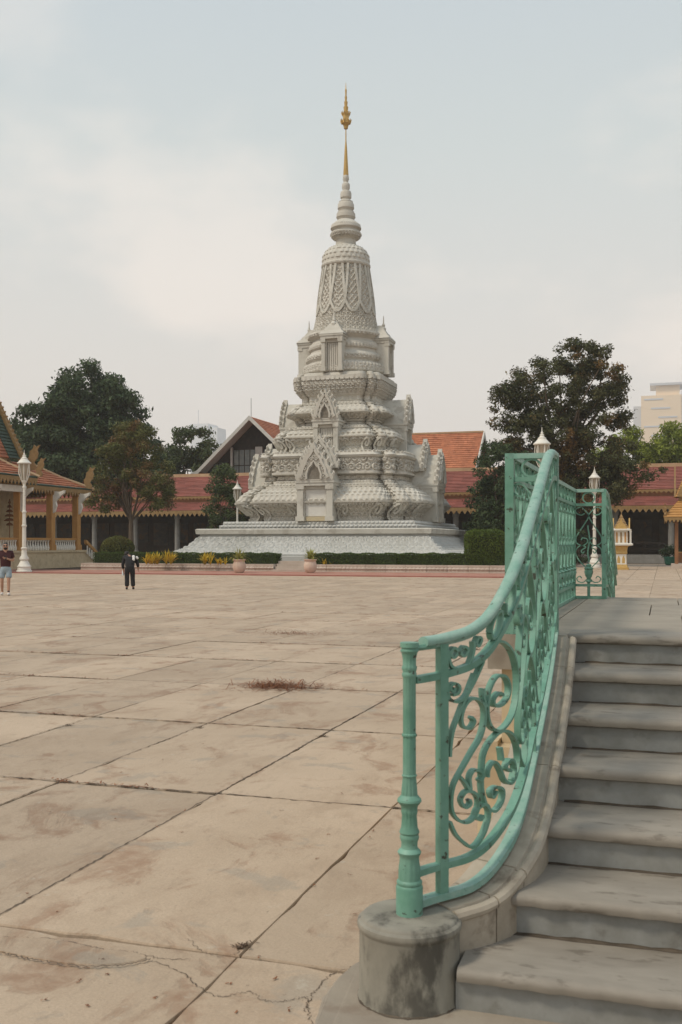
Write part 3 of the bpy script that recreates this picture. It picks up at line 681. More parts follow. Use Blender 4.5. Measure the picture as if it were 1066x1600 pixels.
def pat(kind, u, v, t):
    if kind == 'leaf':                       # curling foliage rosettes in staggered rows
        p = .58; row = np.floor(v / p); a = frac(u / p + .5 * (row % 2)) - .5; b = frac(v / p) - .5
        sg = np.where((np.floor(u / p + .5 * (row % 2)) % 2) > 0, 1, -1)
        r = np.hypot(a, b); th = np.arctan2(b, a * sg)
        return .5 + .5 * np.cos(2 * np.pi * (3.0 * r - th / 6.283)) - .6 * np.clip(r - .42, 0, 1) * 4
    if kind == 'fine':
        p = .36; row = np.floor(v / p); a = frac(u / p + .5 * (row % 2)) - .5; b = frac(v / p) - .5
        return .5 + .5 * np.cos(2 * np.pi * (2.2 * np.hypot(a, b) + np.arctan2(b, a) / 6.283))
    if kind == 'lattice':
        p = .46; a = (u + v) / p; b = (u - v) / p
        d = np.minimum(abs(a - np.round(a)), abs(b - np.round(b))); return np.clip(1 - d * 4.2, 0, 1)
    if kind == 'petal':
        p = .40; q = .34; row = np.floor(v / q); s = frac(v / q); x = abs(frac(u / p + .5 * (row % 2)) - .5) * 2
        return np.clip(1 - x ** 2 - .55 * s, -.1, 1) * (1 - .5 * s)
    if kind == 'bead':
        return abs(np.sin(np.pi * u / .30))
    if kind == 'panel':
        p = .62; x = abs(frac(u / p) - .5) * 2; y = abs(t - .5) * 2
        return np.where((x < .8) & (y < .78), .35 + .65 * np.clip(np.cos(np.hypot(x, y) * 7), 0, 1), 1.0)
    return 0 * u
def sweep(name, plan, prof, m, du=.066, dv=.062, parent=stu, rref=None, sharp=None):
    """stone course: plan polygon scaled by r along a profile of (r, z, pattern, depth), carved by real displacement"""
    plan = np.array(plan, float); rref = rref or max(p[0] for p in prof)
    pts = []; us = []; u0 = 0
    for i in range(len(plan)):
        a, b = plan[i], plan[(i + 1) % len(plan)]; L = np.hypot(*(b - a)) * rref; n = max(1, int(math.ceil(L / du)))
        for k in range(n): pts.append(a + (b - a) * k / n); us.append(u0 + L * k / n)
        u0 += L
    pts = np.array(pts); us = np.array(us) - u0 / 8
    rs, zs, ks, am, ts, vs_ = [], [], [], [], [], []; v0 = 0
    for i in range(len(prof) - 1):
        r0, z0, r1, z1 = prof[i][0], prof[i][1], prof[i + 1][0], prof[i + 1][1]
        kd = prof[i][2] if len(prof[i]) > 2 else None; aa = prof[i][3] if len(prof[i]) > 3 else 0
        L = math.hypot(r1 - r0, z1 - z0); n = max(1, int(math.ceil(L / dv))) if kd else max(1, int(math.ceil(L / .3)))
        for k in range(n):
            t = k / n; rs.append(r0 + (r1 - r0) * t); zs.append(z0 + (z1 - z0) * t); ks.append(kd); am.append(aa * (0 if kd and (k == 0) and kd != 'petal' else 1)); ts.append(t); vs_.append(v0 + L * t)
        v0 += L
    rs.append(prof[-1][0]); zs.append(prof[-1][1]); ks.append(None); am.append(0); ts.append(1); vs_.append(v0)
    rs, zs = np.array(rs), np.array(zs); m_, n_ = len(rs), len(pts)
    P = np.zeros((m_, n_, 3)); P[:, :, :2] = pts[None] * rs[:, None, None]; P[:, :, 2] = zs[:, None]
    tu = np.roll(P, -1, 1) - np.roll(P, 1, 1); tv = np.gradient(P, axis=0) if m_ > 1 else 0
    N = np.cross(tu, tv); N /= np.maximum(np.linalg.norm(N, axis=2, keepdims=True), 1e-9)
    Hh = np.zeros((m_, n_))
    for i in range(m_):
        if ks[i] and am[i]: Hh[i] = (pat(ks[i], us, vs_[i], ts[i]) - .25) * am[i] * (1.35 if ks[i] == 'petal' else 2.0)
    P += N * Hh[:, :, None]
    V = P.reshape(-1, 3) + np.array([SC.x, SC.y, 0])
    i, j = np.meshgrid(np.arange(m_ - 1), np.arange(n_), indexing='ij'); j2 = (j + 1) % n_
    F = np.stack([i * n_ + j, i * n_ + j2, (i + 1) * n_ + j2, (i + 1) * n_ + j], -1).reshape(-1, 4)
    return npmesh(name, V, F, m, parent, True, sharp or 38)
def cap_disc(r, z): return MB().add([(SC.x + x * r, SC.y + y * r, z) for x, y in CIRC], [tuple(range(len(CIRC)))])
K = .0411                                     # half size of a redented course per photo pixel
RD = redent()
def prof(rows, k=K): return [(o * k, zpx(y)) + tuple(x) for (y, o, *x) in rows]
# square plinth: flared carved base, slab, two low steps
sweep('plinth', SQ, [(9.95, .38), (9.95, .85), (9.75, .88), (9.78, .98), (9.5, 1.04, 'leaf', .05), (9.05, 1.22, 'leaf', .05), (8.6, 1.5, 'leaf', .05), (8.27, 1.85, 'leaf', .05), (8.0, 2.18), (7.95, 2.2), (7.95, 2.3)], M['stone_cool'], dv=.07)
sweep('plinth_slab', SQ, [(7.9, 2.3), (8.15, 2.32), (8.2, 2.62), (8.1, 2.68), (7.1, 2.69)], M['stone_plain'])
sweep('plinth_step', SQ, [(6.95, 2.68), (6.95, 2.74, 'bead', .06), (6.95, 2.92), (6.8, 2.94), (6.75, 2.96, 'bead', .06), (6.75, 3.14), (6.72, 3.18), (5.0, 3.19)], M['stone_cool'], du=.06)
# front panel below the plinth
sweep('lotus_base', RD, prof([(817, 145), (815, 145, 'lattice', .07), (810, 143, 'lattice', .07), (803, 148, 'lattice', .07), (797, 156, 'leaf', .09), (791.5, 166), (791, 168.5), (788.5, 169), (788, 165.5, 'petal', .09), (781, 162, 'petal', .09), (772, 150, 'petal', .09), (768, 140), (767.5, 142), (765.5, 142), (765, 136, 'bead', .05), (762.5, 135), (762, 129), (760, 129, 'bead', .05), (758, 128), (757, 124)]), M['stone'])
sweep('neck_course', RD, prof([(758, 122), (757, 122, 'panel', .07), (750, 121), (749, 124), (748, 132), (745, 132), (744.5, 129.5)]), M['stone'])
sweep('carved_band', RD, prof([(745, 129), (743, 129, 'leaf', .085), (725, 129), (724, 132), (721, 134), (720, 131), (717, 129, 'bead', .08), (715, 127), (714, 100)]), M['stone'])
sweep('lotus_tier', RD, prof([(716, 103), (714, 102, 'lattice', .06), (706, 100, 'lattice', .06), (699, 104, 'leaf', .08), (693, 110), (692.6, 112), (690.5, 112), (690, 109, 'petal', .08), (684, 104.5, 'petal', .08), (679, 93), (678.6, 95), (677, 95), (676.5, 89, 'bead', .05), (674.5, 88), (674, 81), (672, 80), (671.5, 74)]), M['stone'])
sweep('neck_course', RD, prof([(674, 72), (672, 72, 'panel', .05), (667, 70), (666, 74), (664, 74)]), M['stone'])
sweep('lotus_tier', RD, prof([(666, 71), (664, 72, 'fine', .06), (659, 79, 'fine', .06), (655, 91), (654.6, 93), (652.5, 93), (652, 90, 'petal', .07), (646, 85, 'petal', .07), (641, 75), (640.6, 77), (639, 77), (638.6, 72, 'bead', .04), (636.5, 71), (636, 67), (634, 66)]), M['stone'])
sweep('neck_course', RD, prof([(637, 66), (635, 66, 'panel', .05), (627, 66), (626, 70), (624, 71)]), M['stone'])
sweep('bowl_band', RD, prof([(628, 67), (625, 69, 'fine', .05), (619, 75, 'fine', .07), (611, 79, 'fine', .07), (604, 79, 'fine', .06), (602, 81), (597, 81), (596, 77), (593, 76), (592, 74), (591, 60)]), M['stone'])
KP = .0469
def prc(rows): return [(o * KP, zpx(y)) + tuple(x) for (y, o, *x) in rows]
sweep('ringed_drum', CIRC, prc([(593, 63), (590, 64), (589, 66, 'bead', .05), (585, 67, 'fine', .05), (580, 66, 'bead', .05), (575, 64), (573, 59), (571, 59), (569, 61, 'fine', .06), (563, 62), (561, 61), (558, 58), (557, 56), (553, 55), (552, 57, 'bead', .05), (546, 57.5), (543, 57), (541, 54), (537, 52), (535, 54), (533, 57, 'fine', .06), (529, 60), (526, 59), (525, 52)]), M['stone'], du=.07)
sweep('bell', CIRC, prc([(526, 53.5), (525, 53, 'fine', .06), (518, 49.5, 'fine', .06), (503, 46, 'fine', .06), (490, 44, 'lattice', .06), (470, 42, 'lattice', .07), (450, 39.3, 'lattice', .07), (430, 36.3, 'lattice', .06), (422, 35), (421, 33)]), M['stone'], du=.06, dv=.06)
sweep('dome_cap', CIRC, prc([(422, 34), (421, 37), (419, 38.5), (416.5, 38.5), (415, 37, 'petal', .05), (408, 37, 'petal', .06), (402, 36, 'petal', .06), (396, 33, 'petal', .05), (391, 28, 'petal', .04), (387, 20), (385, 16), (377, 15.5), (376, 17), (375, 18, 'fine', .05), (370, 23, 'fine', .05), (366.5, 24), (365, 23.5), (364, 20.5), (362, 20.5), (360, 22.5), (359, 24), (357, 24), (355.5, 23, 'bead', .03), (352, 21), (349, 18), (346, 14), (344, 11)]), M['stone'], du=.06)
for rows in ([(346, 12), (342, 14), (341, 15), (335, 14.5), (334, 13), (332, 13), (331, 10.5)], [(332, 10.5), (328, 12), (327, 13), (320, 12.5), (318, 11), (316, 11), (314, 7.5)], [(316, 7.5), (312, 7), (310, 8.7), (303, 8.7), (300, 7.5), (299, 5.5)], [(301, 5.5), (297, 5.2), (295, 6.2), (289, 6.2), (287, 5), (286, 3.8)], [(288, 3.6), (284, 3.8), (281, 5), (277, 4.8), (275, 4)]):
    p_ = prc(rows); part('spire_ring', MB().lathe([(r, z) for r, z in p_], (SC.x, SC.y, 0), 24), M['stone'], stu)
part('gold_spire', MB().lathe([(o * KP, zpx(y)) for y, o in ((277, 3.6), (274.5, 4.2), (232, 1.9), (225, 1.3), (222, 1.0), (200, .7))], (SC.x, SC.y, 0), 16), M['gold'], stu)
mb = MB()
mb.lathe([(o * KP, zpx(y)) for y, o in ((203, .7), (202, 3), (199, 3.6), (196, 4.4), (194, 6.7), (188.5, 6.2), (188, 4.6), (182, 5), (176, 4.5), (175.5, 3.2), (168, 3.8), (167, 2.2), (160, 2.9), (159, 1.5), (152, 2), (151, 1.1), (141, 1.5), (140, .8), (130, .25))], (SC.x, SC.y, 0), 16)
for k in range(8):
    a = k * math.pi / 4
    for (y, r, s) in ((194, 6.4, .35), (181, 5, .3)):
        c = (SC.x + math.cos(a) * r * KP, SC.y + math.sin(a) * r * KP, zpx(y)); mb.tube([c, (c[0] + math.cos(a) * .1, c[1] + math.sin(a) * .1, c[2] + s * .6), (c[0] + math.cos(a) * .02, c[1] + math.sin(a) * .02, c[2] + s)], [.06, .05, .01], 5)
part('gold_crown', mb, M['gold'], stu)
# swags on the bell: raised bands hanging in points and scallops
def bellr(z):
    p = prc([(525, 53), (518, 49.5), (503, 46), (490, 44), (470, 42), (450, 39.3), (430, 36.3), (421, 35)]); return float(np.interp(z, [q[1] for q in p], [q[0] for q in p]))
for k in range(12):
    a0 = k * math.pi / 6 - .25; da = math.pi / 12
    P = []; Nn = []
    for t in np.linspace(0, 1, 15):
        # from the rim down to the point, along the scallop to the next
        if t < .55: s = t / .55; a = a0 - da * .45 * (1 - s); z = zpx(421 + 58 * s)
        else: s = (t - .55) / .45; a = a0 + da * 2 * s * .5; z = zpx(479 + 17 * math.sin(s * math.pi / 2))
        r = bellr(z) + .07; P.append((SC.x + r * math.cos(a), SC.y + r * math.sin(a), z)); Nn.append((math.cos(a), math.sin(a), 0))
    part('swag', MB().strap(P, Nn, .11, .17), M['stone_plain'], stu)
    P = [(2 * SC.x - 0, 0, 0)]
    P = []; Nn = []
    for t in np.linspace(0, 1, 15):
        if t < .55: s = t / .55; a = a0 + da * .45 * (1 - s); z = zpx(421 + 58 * s)
        else: s = (t - .55) / .45; a = a0 - da * 2 * s * .5; z = zpx(479 + 17 * math.sin(s * math.pi / 2))
        r = bellr(z) + .075; P.append((SC.x + r * math.cos(a), SC.y + r * math.sin(a), z)); Nn.append((math.cos(a), math.sin(a), 0))
    part('swag', MB().strap(P, Nn, .11, .17), M['stone_plain'], stu)
# corner scrolls on the two lotus courses
def scrolls(rows, xs, ys_, hgt, wid):
    pr = prof(rows); rr = [q[0] for q in pr]; zz = [q[1] for q in pr]; zb, zt = min(zz), max(zz)
    rad = lambda z: float(np.interp(z, zz, rr)) if zz[0] < zz[-1] else float(np.interp(z, zz[::-1], rr[::-1]))
    base = [(.15, 0), (.0, .22), (-.12, .5), (.05, .78), (.42, .95), (.80, .84), (.92, .6), (.72, .42), (.48, .5), (.5, .68), (.66, .68)]
    for ang in range(4):
        for (xf, sg, pf) in xs:
            P = []
            for (a, b) in spline(base, 4):
                z = zb + b * (zt - zb) * hgt; r = rad(z); P.append((xf * r + sg * (a - .9) * wid, -r * pf - .05, z))
            mb = MB().strap([Vector(p) for p in P], [(0, -1, 0)] * len(P), .22, .13)
            mb.turn(ang * math.pi / 2).shift(SC.x, SC.y, 0); part('scroll', mb, M['stone_plain'], stu)
xs = [(.70, 1, 1), (-.70, -1, 1), (.885, 1, .90), (-.885, -1, .90), (.33, 1, 1), (-.33, -1, 1)]
scrolls([(817, 145), (810, 143), (803, 148), (797, 156), (791, 166)], xs, None, .96, .62)
scrolls([(715, 102), (706, 100), (699, 104), (693, 110)], xs[:4], None, .96, .42)
# porches on the four sides
def flame(w, h, n=7):
    """half outline of a flame edged pediment, mirrored"""
    ctrl = [(1.0, 0), (1.06, .10), (.90, .22), (.92, .34), (.74, .44), (.72, .56), (.52, .64), (.48, .74), (.30, .80), (.24, .88), (.10, .93), (0, 1.08)]
    rgt = [(x * w, y * h) for x, y in ctrl]; return rgt + [(-x, y) for x, y in rgt[-2::-1]]
def porch(R0, z0, w, ph, gh, dep, plain=False, second=None):
    for ang in range(4):
        def fin(mb): return mb.turn(ang * math.pi / 2).shift(SC.x, SC.y, 0)
        fr = MB(); pw = w * .17
        fr.box(-w / 2 + pw, w / 2 - pw, -R0 + .36, -R0 + dep, z0, z0 + ph)
        fr.box(-w / 2 - .06, w / 2 + .06, -R0 - .05, -R0 + dep, z0 + ph + .002, z0 + ph + .2)
        fr.box(-w / 2 - .12, w / 2 + .12, -R0 - .1, -R0 + dep, z0 + ph + .202, z0 + ph + .34)
        P = part('porch', fin(fr), M['stone_plain'], stu)
        for s in (-1, 1):
            c = s * (w / 2 - pw / 2); mb = MB()
            mb.box(c - pw / 2, c + pw / 2, -R0, -R0 + dep - .01, z0, z0 + ph - .002); mb.box(c - pw * .7, c + pw * .7, -R0 - .07, -R0 + .3, z0 + .001, z0 + ph * .13); mb.box(c - pw * .66, c + pw * .66, -R0 - .06, -R0 + .3, z0 + ph * .9, z0 + ph - .001)
            part('pillar', fin(mb), M['stone_plain'], P)
        iw = w / 2 - pw
        mb = MB()
        for s in (-1, 1): mb.box(s * iw - .1 if s > 0 else -iw + .002, s * iw - .002 if s > 0 else -iw + .1, -R0 + .2, -R0 + .362, z0 + .002, z0 + ph - .002)
        mb.box(-iw + .1, iw - .1, -R0 + .2, -R0 + .362, z0 + ph - .22, z0 + ph - .003); part('door_frame', fin(mb), M['stone'], P)
        mb = MB(); dw = iw - .12
        if ph > 2.3:
            mb.box(-dw, dw, -R0 + .28, -R0 + .355, z0 + .32, z0 + ph - .24); part('door_panel', fin(mb), M['marble'], P)
            part('door_base', fin(MB().box(-dw, dw, -R0 + .2, -R0 + .35, z0 + .003, z0 + .3)), M['gold'] if False else mat_base, P)
        else:
            mb.box(-dw, dw, -R0 + .3, -R0 + .355, z0 + .05, z0 + ph - .24)
            for k in range(5):
                x = -dw + (k + .5) * 2 * dw / 5; mb.box(x - .04, x + .04, -R0 + .25, -R0 + .298, z0 + .06, z0 + ph - .26)
            part('door_panel', fin(mb), M['stone'], P)
        if plain:
            zt = z0 + ph + .34; v = []
            mb = MB()
            for i, (q, hh) in enumerate(((.62, 0), (.5, .16), (.46, .18), (.36, .36), (.32, .38), (.22, .56), (.18, .58), (.12, .75))):
                v += [(-w * q, -R0 - .12 + (.62 - q) * w, zt + hh * gh), (w * q, -R0 - .12 + (.62 - q) * w, zt + hh * gh), (w * q, -R0 + dep, zt + hh * gh), (-w * q, -R0 + dep, zt + hh * gh)]
            f = [(4 * i + k, 4 * i + (k + 1) % 4, 4 * i + 4 + (k + 1) % 4, 4 * i + 4 + k) for i in range(7) for k in range(4)] + [(28, 29, 30, 31)]
            mb.add(v, f)
            part('porch_roof', fin(mb), M['stone'], P)
            continue
        gabs = [(R0 + .12, z0 + ph + .34, w / 2 * 1.02, gh)]
        if second: gabs.append(second)
        for (Rg, zg, gw, g) in gabs:
            mb = MB(); fo = flame(gw, g)
            mb.prism(fo, lambda u, v, q: (u, q, zg + v), -Rg, -Rg + .32)
            # raised rim of leaf tongues and inner arch
            ar = [(.40, .04), (.40, .2), (.32, .31), (.28, .38), (.13, .45), (0, .56)]; ar = [(x * gw, y * g) for x, y in ar]; ar = ar + [(-x, y) for x, y in ar[-2::-1]]
            T = [(x, -Rg - .06, zg + y) for x, y in ar]; mb.strap(T, [(0, -1, 0)] * len(T), .16, .12)
            for s in (-1, 1):
                T = [(s * x * gw * .8, -Rg - .05, zg + .06 + y * g * .9) for x, y in ((1.0, .06), (.82, .2), (.76, .36), (.58, .5), (.46, .66), (.22, .8), (.02, .96))]; mb.strap(T, [(0, -1, 0)] * len(T), .14, .16)
                for (x, y) in ((1.0, .14), (.88, .34), (.70, .55), (.48, .73), (.26, .88)):
                    c = (s * x * gw, -Rg + .1, zg + y * g); mb.tube([c, (c[0] + s * .10, c[1] - .02, c[2] + .16 * g / 2), (c[0] + s * .02, c[1], c[2] + .30 * g / 2)], [.12, .085, .01], 5, smooth=False)
            for (x, y, r) in ((0, .66, .11), (.14, .60, .09), (.34, .46, .10), (.5, .33, .10), (.52, .14, .11), (.22, .76, .08), (.68, .08, .08), (.40, .60, .08)):
                for s in ((-1, 1) if x else (1,)):
                    P_ = [(s * x * gw + r * gw * (1 - q / 9.) * math.cos(q) * s, -Rg - .05, zg + y * g + r * gw * (1 - q / 9.) * math.sin(q)) for q in np.linspace(0, 7.2, 13)]
                    mb.strap(P_, [(0, -1, 0)] * 13, .12, .06)
            pd = part('pediment', fin(mb), M['stone'], P)
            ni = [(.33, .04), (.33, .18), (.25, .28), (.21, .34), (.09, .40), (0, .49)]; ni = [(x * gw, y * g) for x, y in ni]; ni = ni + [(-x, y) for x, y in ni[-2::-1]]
            part('niche', fin(MB().prism(ni, lambda u, v, q: (u, q, zg + v), -Rg - .012, -Rg + .05)), M['nicheshade'], P)
            # roof behind the pediment
            rf = [(gw * .93, -.02), (gw * .72, g * .3), (gw * .42, g * .62), (0, g * .9)]; rf = rf + [(-x, y) for x, y in rf[-2::-1]]
            part('porch_roof', fin(MB().prism(rf, lambda u, v, q: (u, q, zg + v), -Rg + .3, -Rg + dep + .6)), M['stone_plain'], P)
mat_base = mat('worn gilt step', (.50, .42, .26), (.45, .38, .25), scale=3, rough=.6)
M['nicheshade'] = mat('shade dark niche stone', (.16, .14, .11), (.22, .2, .165), scale=4, rough=.9, bump=.5, bscale=9, bdist=.05)  # recess shade put into the colour of the shallow niche plate
porch(7.05, 3.19, 2.5, 2.35, 2.35, 2.6, second=(6.1, 3.19 + 3.6, 1.3, 2.2))
porch(4.75, zpx(717), 1.75, 2.0, 2.0, 1.7)
porch(3.42, zpx(591), 1.5, 2.25, 1.4, 1.2, plain=True)
for ang in range(4):
    a = ang * math.pi / 2; x, y = SC.x + 2.85 * math.sin(a), SC.y - 2.85 * math.cos(a)
    part('corner_spire', MB().lathe([(.42, zpx(536)), (.42, zpx(533)), (.25, zpx(530)), (.32, zpx(527)), (.17, zpx(522)), (.20, zpx(518)), (.10, zpx(515)), (.13, zpx(513)), (.06, zpx(510)), (.02, zpx(498))], (x, y, 0), 10), M['stone_plain'], stu)
for (sx, sy) in ((1, 1), (1, -1), (-1, 1), (-1, -1)):
    for (r_, y0, s) in ((.80 * 129 * K, 716, .9), (.80 * 90 * K, 651, .8)):
        x, y = SC.x + sx * r_, SC.y + sy * r_
# ------------------------------------------------------------------ foliage
rng = np.random.default_rng(23); rnd.seed(5)
def leaf_quads(C, Rr, n, size, up=.35, flat=.75, shell=.15):
    """n leaf blades spread through clumps C (k,3) of radius Rr (k,)"""
    k = rng.integers(0, len(C), n) if len(set(np.round(Rr, 3))) == 1 else rng.choice(len(C), n, p=Rr ** 2 / np.sum(Rr ** 2))
    D = rng.normal(size=(n, 3)); D /= np.linalg.norm(D, axis=1, keepdims=True)
    rad = Rr[k] * (shell + (1 - shell) * rng.random(n) ** .5) * np.where(rng.random(n) < .16, rng.uniform(1.0, 1.45, n), 1)
    P = C[k] + D * rad[:, None] * np.array([1, 1, flat])
    Nn = D * .7 + rng.normal(size=(n, 3)) * .55 + np.array([0, 0, up]); Nn /= np.linalg.norm(Nn, axis=1, keepdims=True)
    T = rng.normal(size=(n, 3)); T -= Nn * np.sum(T * Nn, 1, keepdims=True); T /= np.linalg.norm(T, axis=1, keepdims=True); B = np.cross(Nn, T)
    L = size * rng.uniform(.6, 1.35, n)[:, None]; W = L * rng.uniform(.32, .5, n)[:, None]
    bend = Nn * L * .18
    V = np.stack([P - T * L * .5, P + B * W * .5 - bend * .2, P + T * L * .5 - bend, P - B * W * .5 - bend * .2], 1).reshape(-1, 3)
    return V, np.arange(4 * n).reshape(n, 4)
def tree(name, label, base, zt, rt, ells, ncl, clr, nleaf, size, lm, group=None, cat='tree', bare=0, limb=14, flat=.75, lean=(0, 0)):
    t = empty(name, base, label, cat, group)
    C = []; Rr = []
    vol = np.array([e[3] * e[4] * e[5] for e in ells]) ** (2 / 3); vol = vol / vol.sum()
    for e_, fr in zip(ells, vol):
        n = max(3, int(ncl * fr)); g = rng.normal(size=(n, 3)); g /= np.linalg.norm(g, axis=1, keepdims=True)
        rr = (.45 + .55 * rng.random(n) ** .6)
        C.append(np.array(e_[:3]) + g * rr[:, None] * np.array(e_[3:6])); Rr.append(clr * rng.uniform(.6, 1.3, n))
    C = np.concatenate(C); Rr = np.concatenate(Rr)
    b = Vector(base)
    top = b + Vector((lean[0], lean[1], zt))
    mb = MB(); mb.tube([b, b + Vector((lean[0] * .2, lean[1] * .2, zt * .35)), b + Vector((lean[0] * .6, lean[1] * .6, zt * .7)), top], [rt * 1.35, rt, rt * .9, rt * .75], 10)
    tr = part('trunk', mb, M['bark'], t)
    idx = rng.permutation(len(C))[:limb]
    mb = MB()
    for i in idx:
        c = Vector(C[i]) + b; mid = top.lerp(c, .45) + Vector((rng.normal(0, .3), rng.normal(0, .3), .12 * (c - top).length * .5))
        P = spline([top - Vector((0, 0, zt * .12)), mid, c], 5); mb.tube(P, list(np.linspace(rt * .32, rt * .06, len(P))), 6)
        for q in range(2):
            k = rng.integers(0, len(C)); c2 = Vector(C[k]) + b
            if (c2 - mid).length < clr * 4: mb.tube([mid, (mid + c2) / 2 + Vector((0, 0, .2)), c2], [rt * .2, rt * .12, rt * .03], 5)
    part('branches', mb, M['bark'], t)
    V, F = leaf_quads(C + np.array(b), Rr, nleaf, size, flat=flat)
    npmesh('crown', V, F, lm, t, False)
    return t
p = at(134, 113)
tree('broadleaf_tree', 'huge dark green round crowned tree rising behind the left pavilion', p, 7, .55,
     [(0, 0, 14.6, 6.0, 5, 4.6), (0, 0, 14.0, 7.8, 6, 6.0), (-4.2, 0, 11.5, 5.2, 5, 5.0), (4.6, 0, 11.0, 4.6, 5, 4.8), (.4, 0, 18.0, 4.8, 4.5, 3.1), (-3.5, -1, 8, 6, 4, 3.5), (4, -1, 8, 6, 4, 3)], 310, 1.25, 66000, .52, M['leafdark'])
p = at(12, 122); tree('broadleaf_tree', 'dark tree half hidden behind the gold gable at the left edge', p, 6, .4, [(0, 0, 12.5, 5, 4, 4.5), (2, 0, 9, 4, 4, 4)], 70, 1.3, 9000, .6, M['leafdark'])
p = at(205, 83)
tree('flowering_tree', 'slender forked tree with thin olive and reddish brown foliage beside the pavilion', p, 3.9, .22,
     [(-.2, 0, 9.4, 2.5, 2.3, 1.9), (-1.3, 0, 7.2, 2.1, 2, 1.5), (1.5, 0, 7.0, 2.2, 2, 1.6), (0, 0, 10.6, 1.7, 1.6, 1.0), (2.3, 0, 5.5, 1.7, 1.6, 1.0), (-2.0, 0, 5.2, 1.6, 1.5, .9)], 135, .62, 24000, .22, M['leafmix'], limb=26)
p = at(300, 124); tree('broadleaf_tree', 'dark open crowned tree left of the gabled house', p, 7, .4, [(0, 0, 13.2, 3.6, 3, 2.9), (-3, 0, 11, 3, 3, 2.6), (3.2, 0, 11.6, 2.4, 3, 2.4)], 90, .85, 10500, .46, M['leafmid'])
p = at(268, 117); tree('round_bush_tree', 'brighter green bushy tree low beside the gabled house', p, 4, .25, [(0, 0, 8.4, 2.9, 2.4, 1.7), (2.5, 0, 7.8, 2, 2, 1.3)], 50, .8, 6500, .4, M['leafmid'])
p = at(352, 88); tree('small_tree', 'small narrow leafy tree in front of the gallery by the lamp', p, 2.2, .14,
     [(0, 0, 4.3, 1.9, 1.7, 2.2), (0, 0, 6.6, 1.3, 1.2, 1.6), (.2, 0, 8.0, .75, .7, .9)], 80, .55, 10500, .24, M['leafmid'])
p = at(878, 76)
tree('spreading_tree', 'tall spreading tree with rusty brown leaf sprays and dark lower crown', p, 7.5, .42,
     [(-.6, 0, 13.2, 4.0, 3.6, 2.3), (-3.6, 0, 12.0, 2.3, 2, 2.0), (-3.0, 0, 9.6, 2.4, 2, 1.8), (2.6, 0, 10.8, 2.6, 2.2, 1.8), (2.6, 0, 13.6, 2.3, 2.4, 2.0), (1.4, 0, 15.7, 2.0, 2, 1.3), (-.4, 0, 10.0, 3.6, 3, 2.0), (2.3, 0, 8.0, 3.4, 2.6, 1.6), (-2.4, 0, 8.3, 2.2, 2.4, 1.8), (4.6, -.3, 6.9, 2.6, 1.6, .8), (1.0, 0, 6.6, 3.2, 2, 1.4), (2.0, .3, 5.8, 3.4, 2.4, 1.8), (-1.6, .3, 6.8, 3, 2.4, 2.0)], 430, .62, 70000, .25, M['leafrust'], limb=40)
p = at(783, 73); tree('dense_tree', 'dark dense tree standing behind the green railing panel', p, 2.5, .3, [(0, 0, 6.0, 2.5, 2, 2.7), (.6, 0, 3.2, 2.4, 1.8, 2.6), (-.7, 0, 3.4, 1.9, 1.6, 2.4), (1.6, 0, 6.8, 2.0, 1.5, 1.8), (2.6, .5, 4.5, 1.8, 1.5, 2.5)], 170, .65, 30000, .25, M['leafdark'])
p = at(985, 109); tree('round_tree', 'bright green round crowned tree behind gallery beside rusty tree', p, 6, .35, [(0, 0, 10.8, 3.0, 3, 2.8), (-2.2, 0, 10, 2, 2, 2.2)], 60, .9, 9500, .42, M['leafbright'])
p = at(1048, 108); tree('round_tree', 'bright green full crowned tree at right edge under the far tower', p, 6, .35, [(0, 0, 11.2, 3.8, 3.4, 3.0), (2.5, 0, 10, 3, 3, 3)], 80, 1.0, 12500, .42, M['leafbright'])
for k, (px, d, h) in enumerate(((905, 88, 2.6), (850, 86, 3.0))):
    p = at(px, d); tree('shade_shrub', ['dark shrub in the gallery shade behind the railing', 'dark shrub below the spreading tree'][k], p, .8, .1, [(0, 0, h * .55, 1.6, 1.2, h * .5)], 30, .5, 3000, .26, M['leafdark'], cat='shrub')
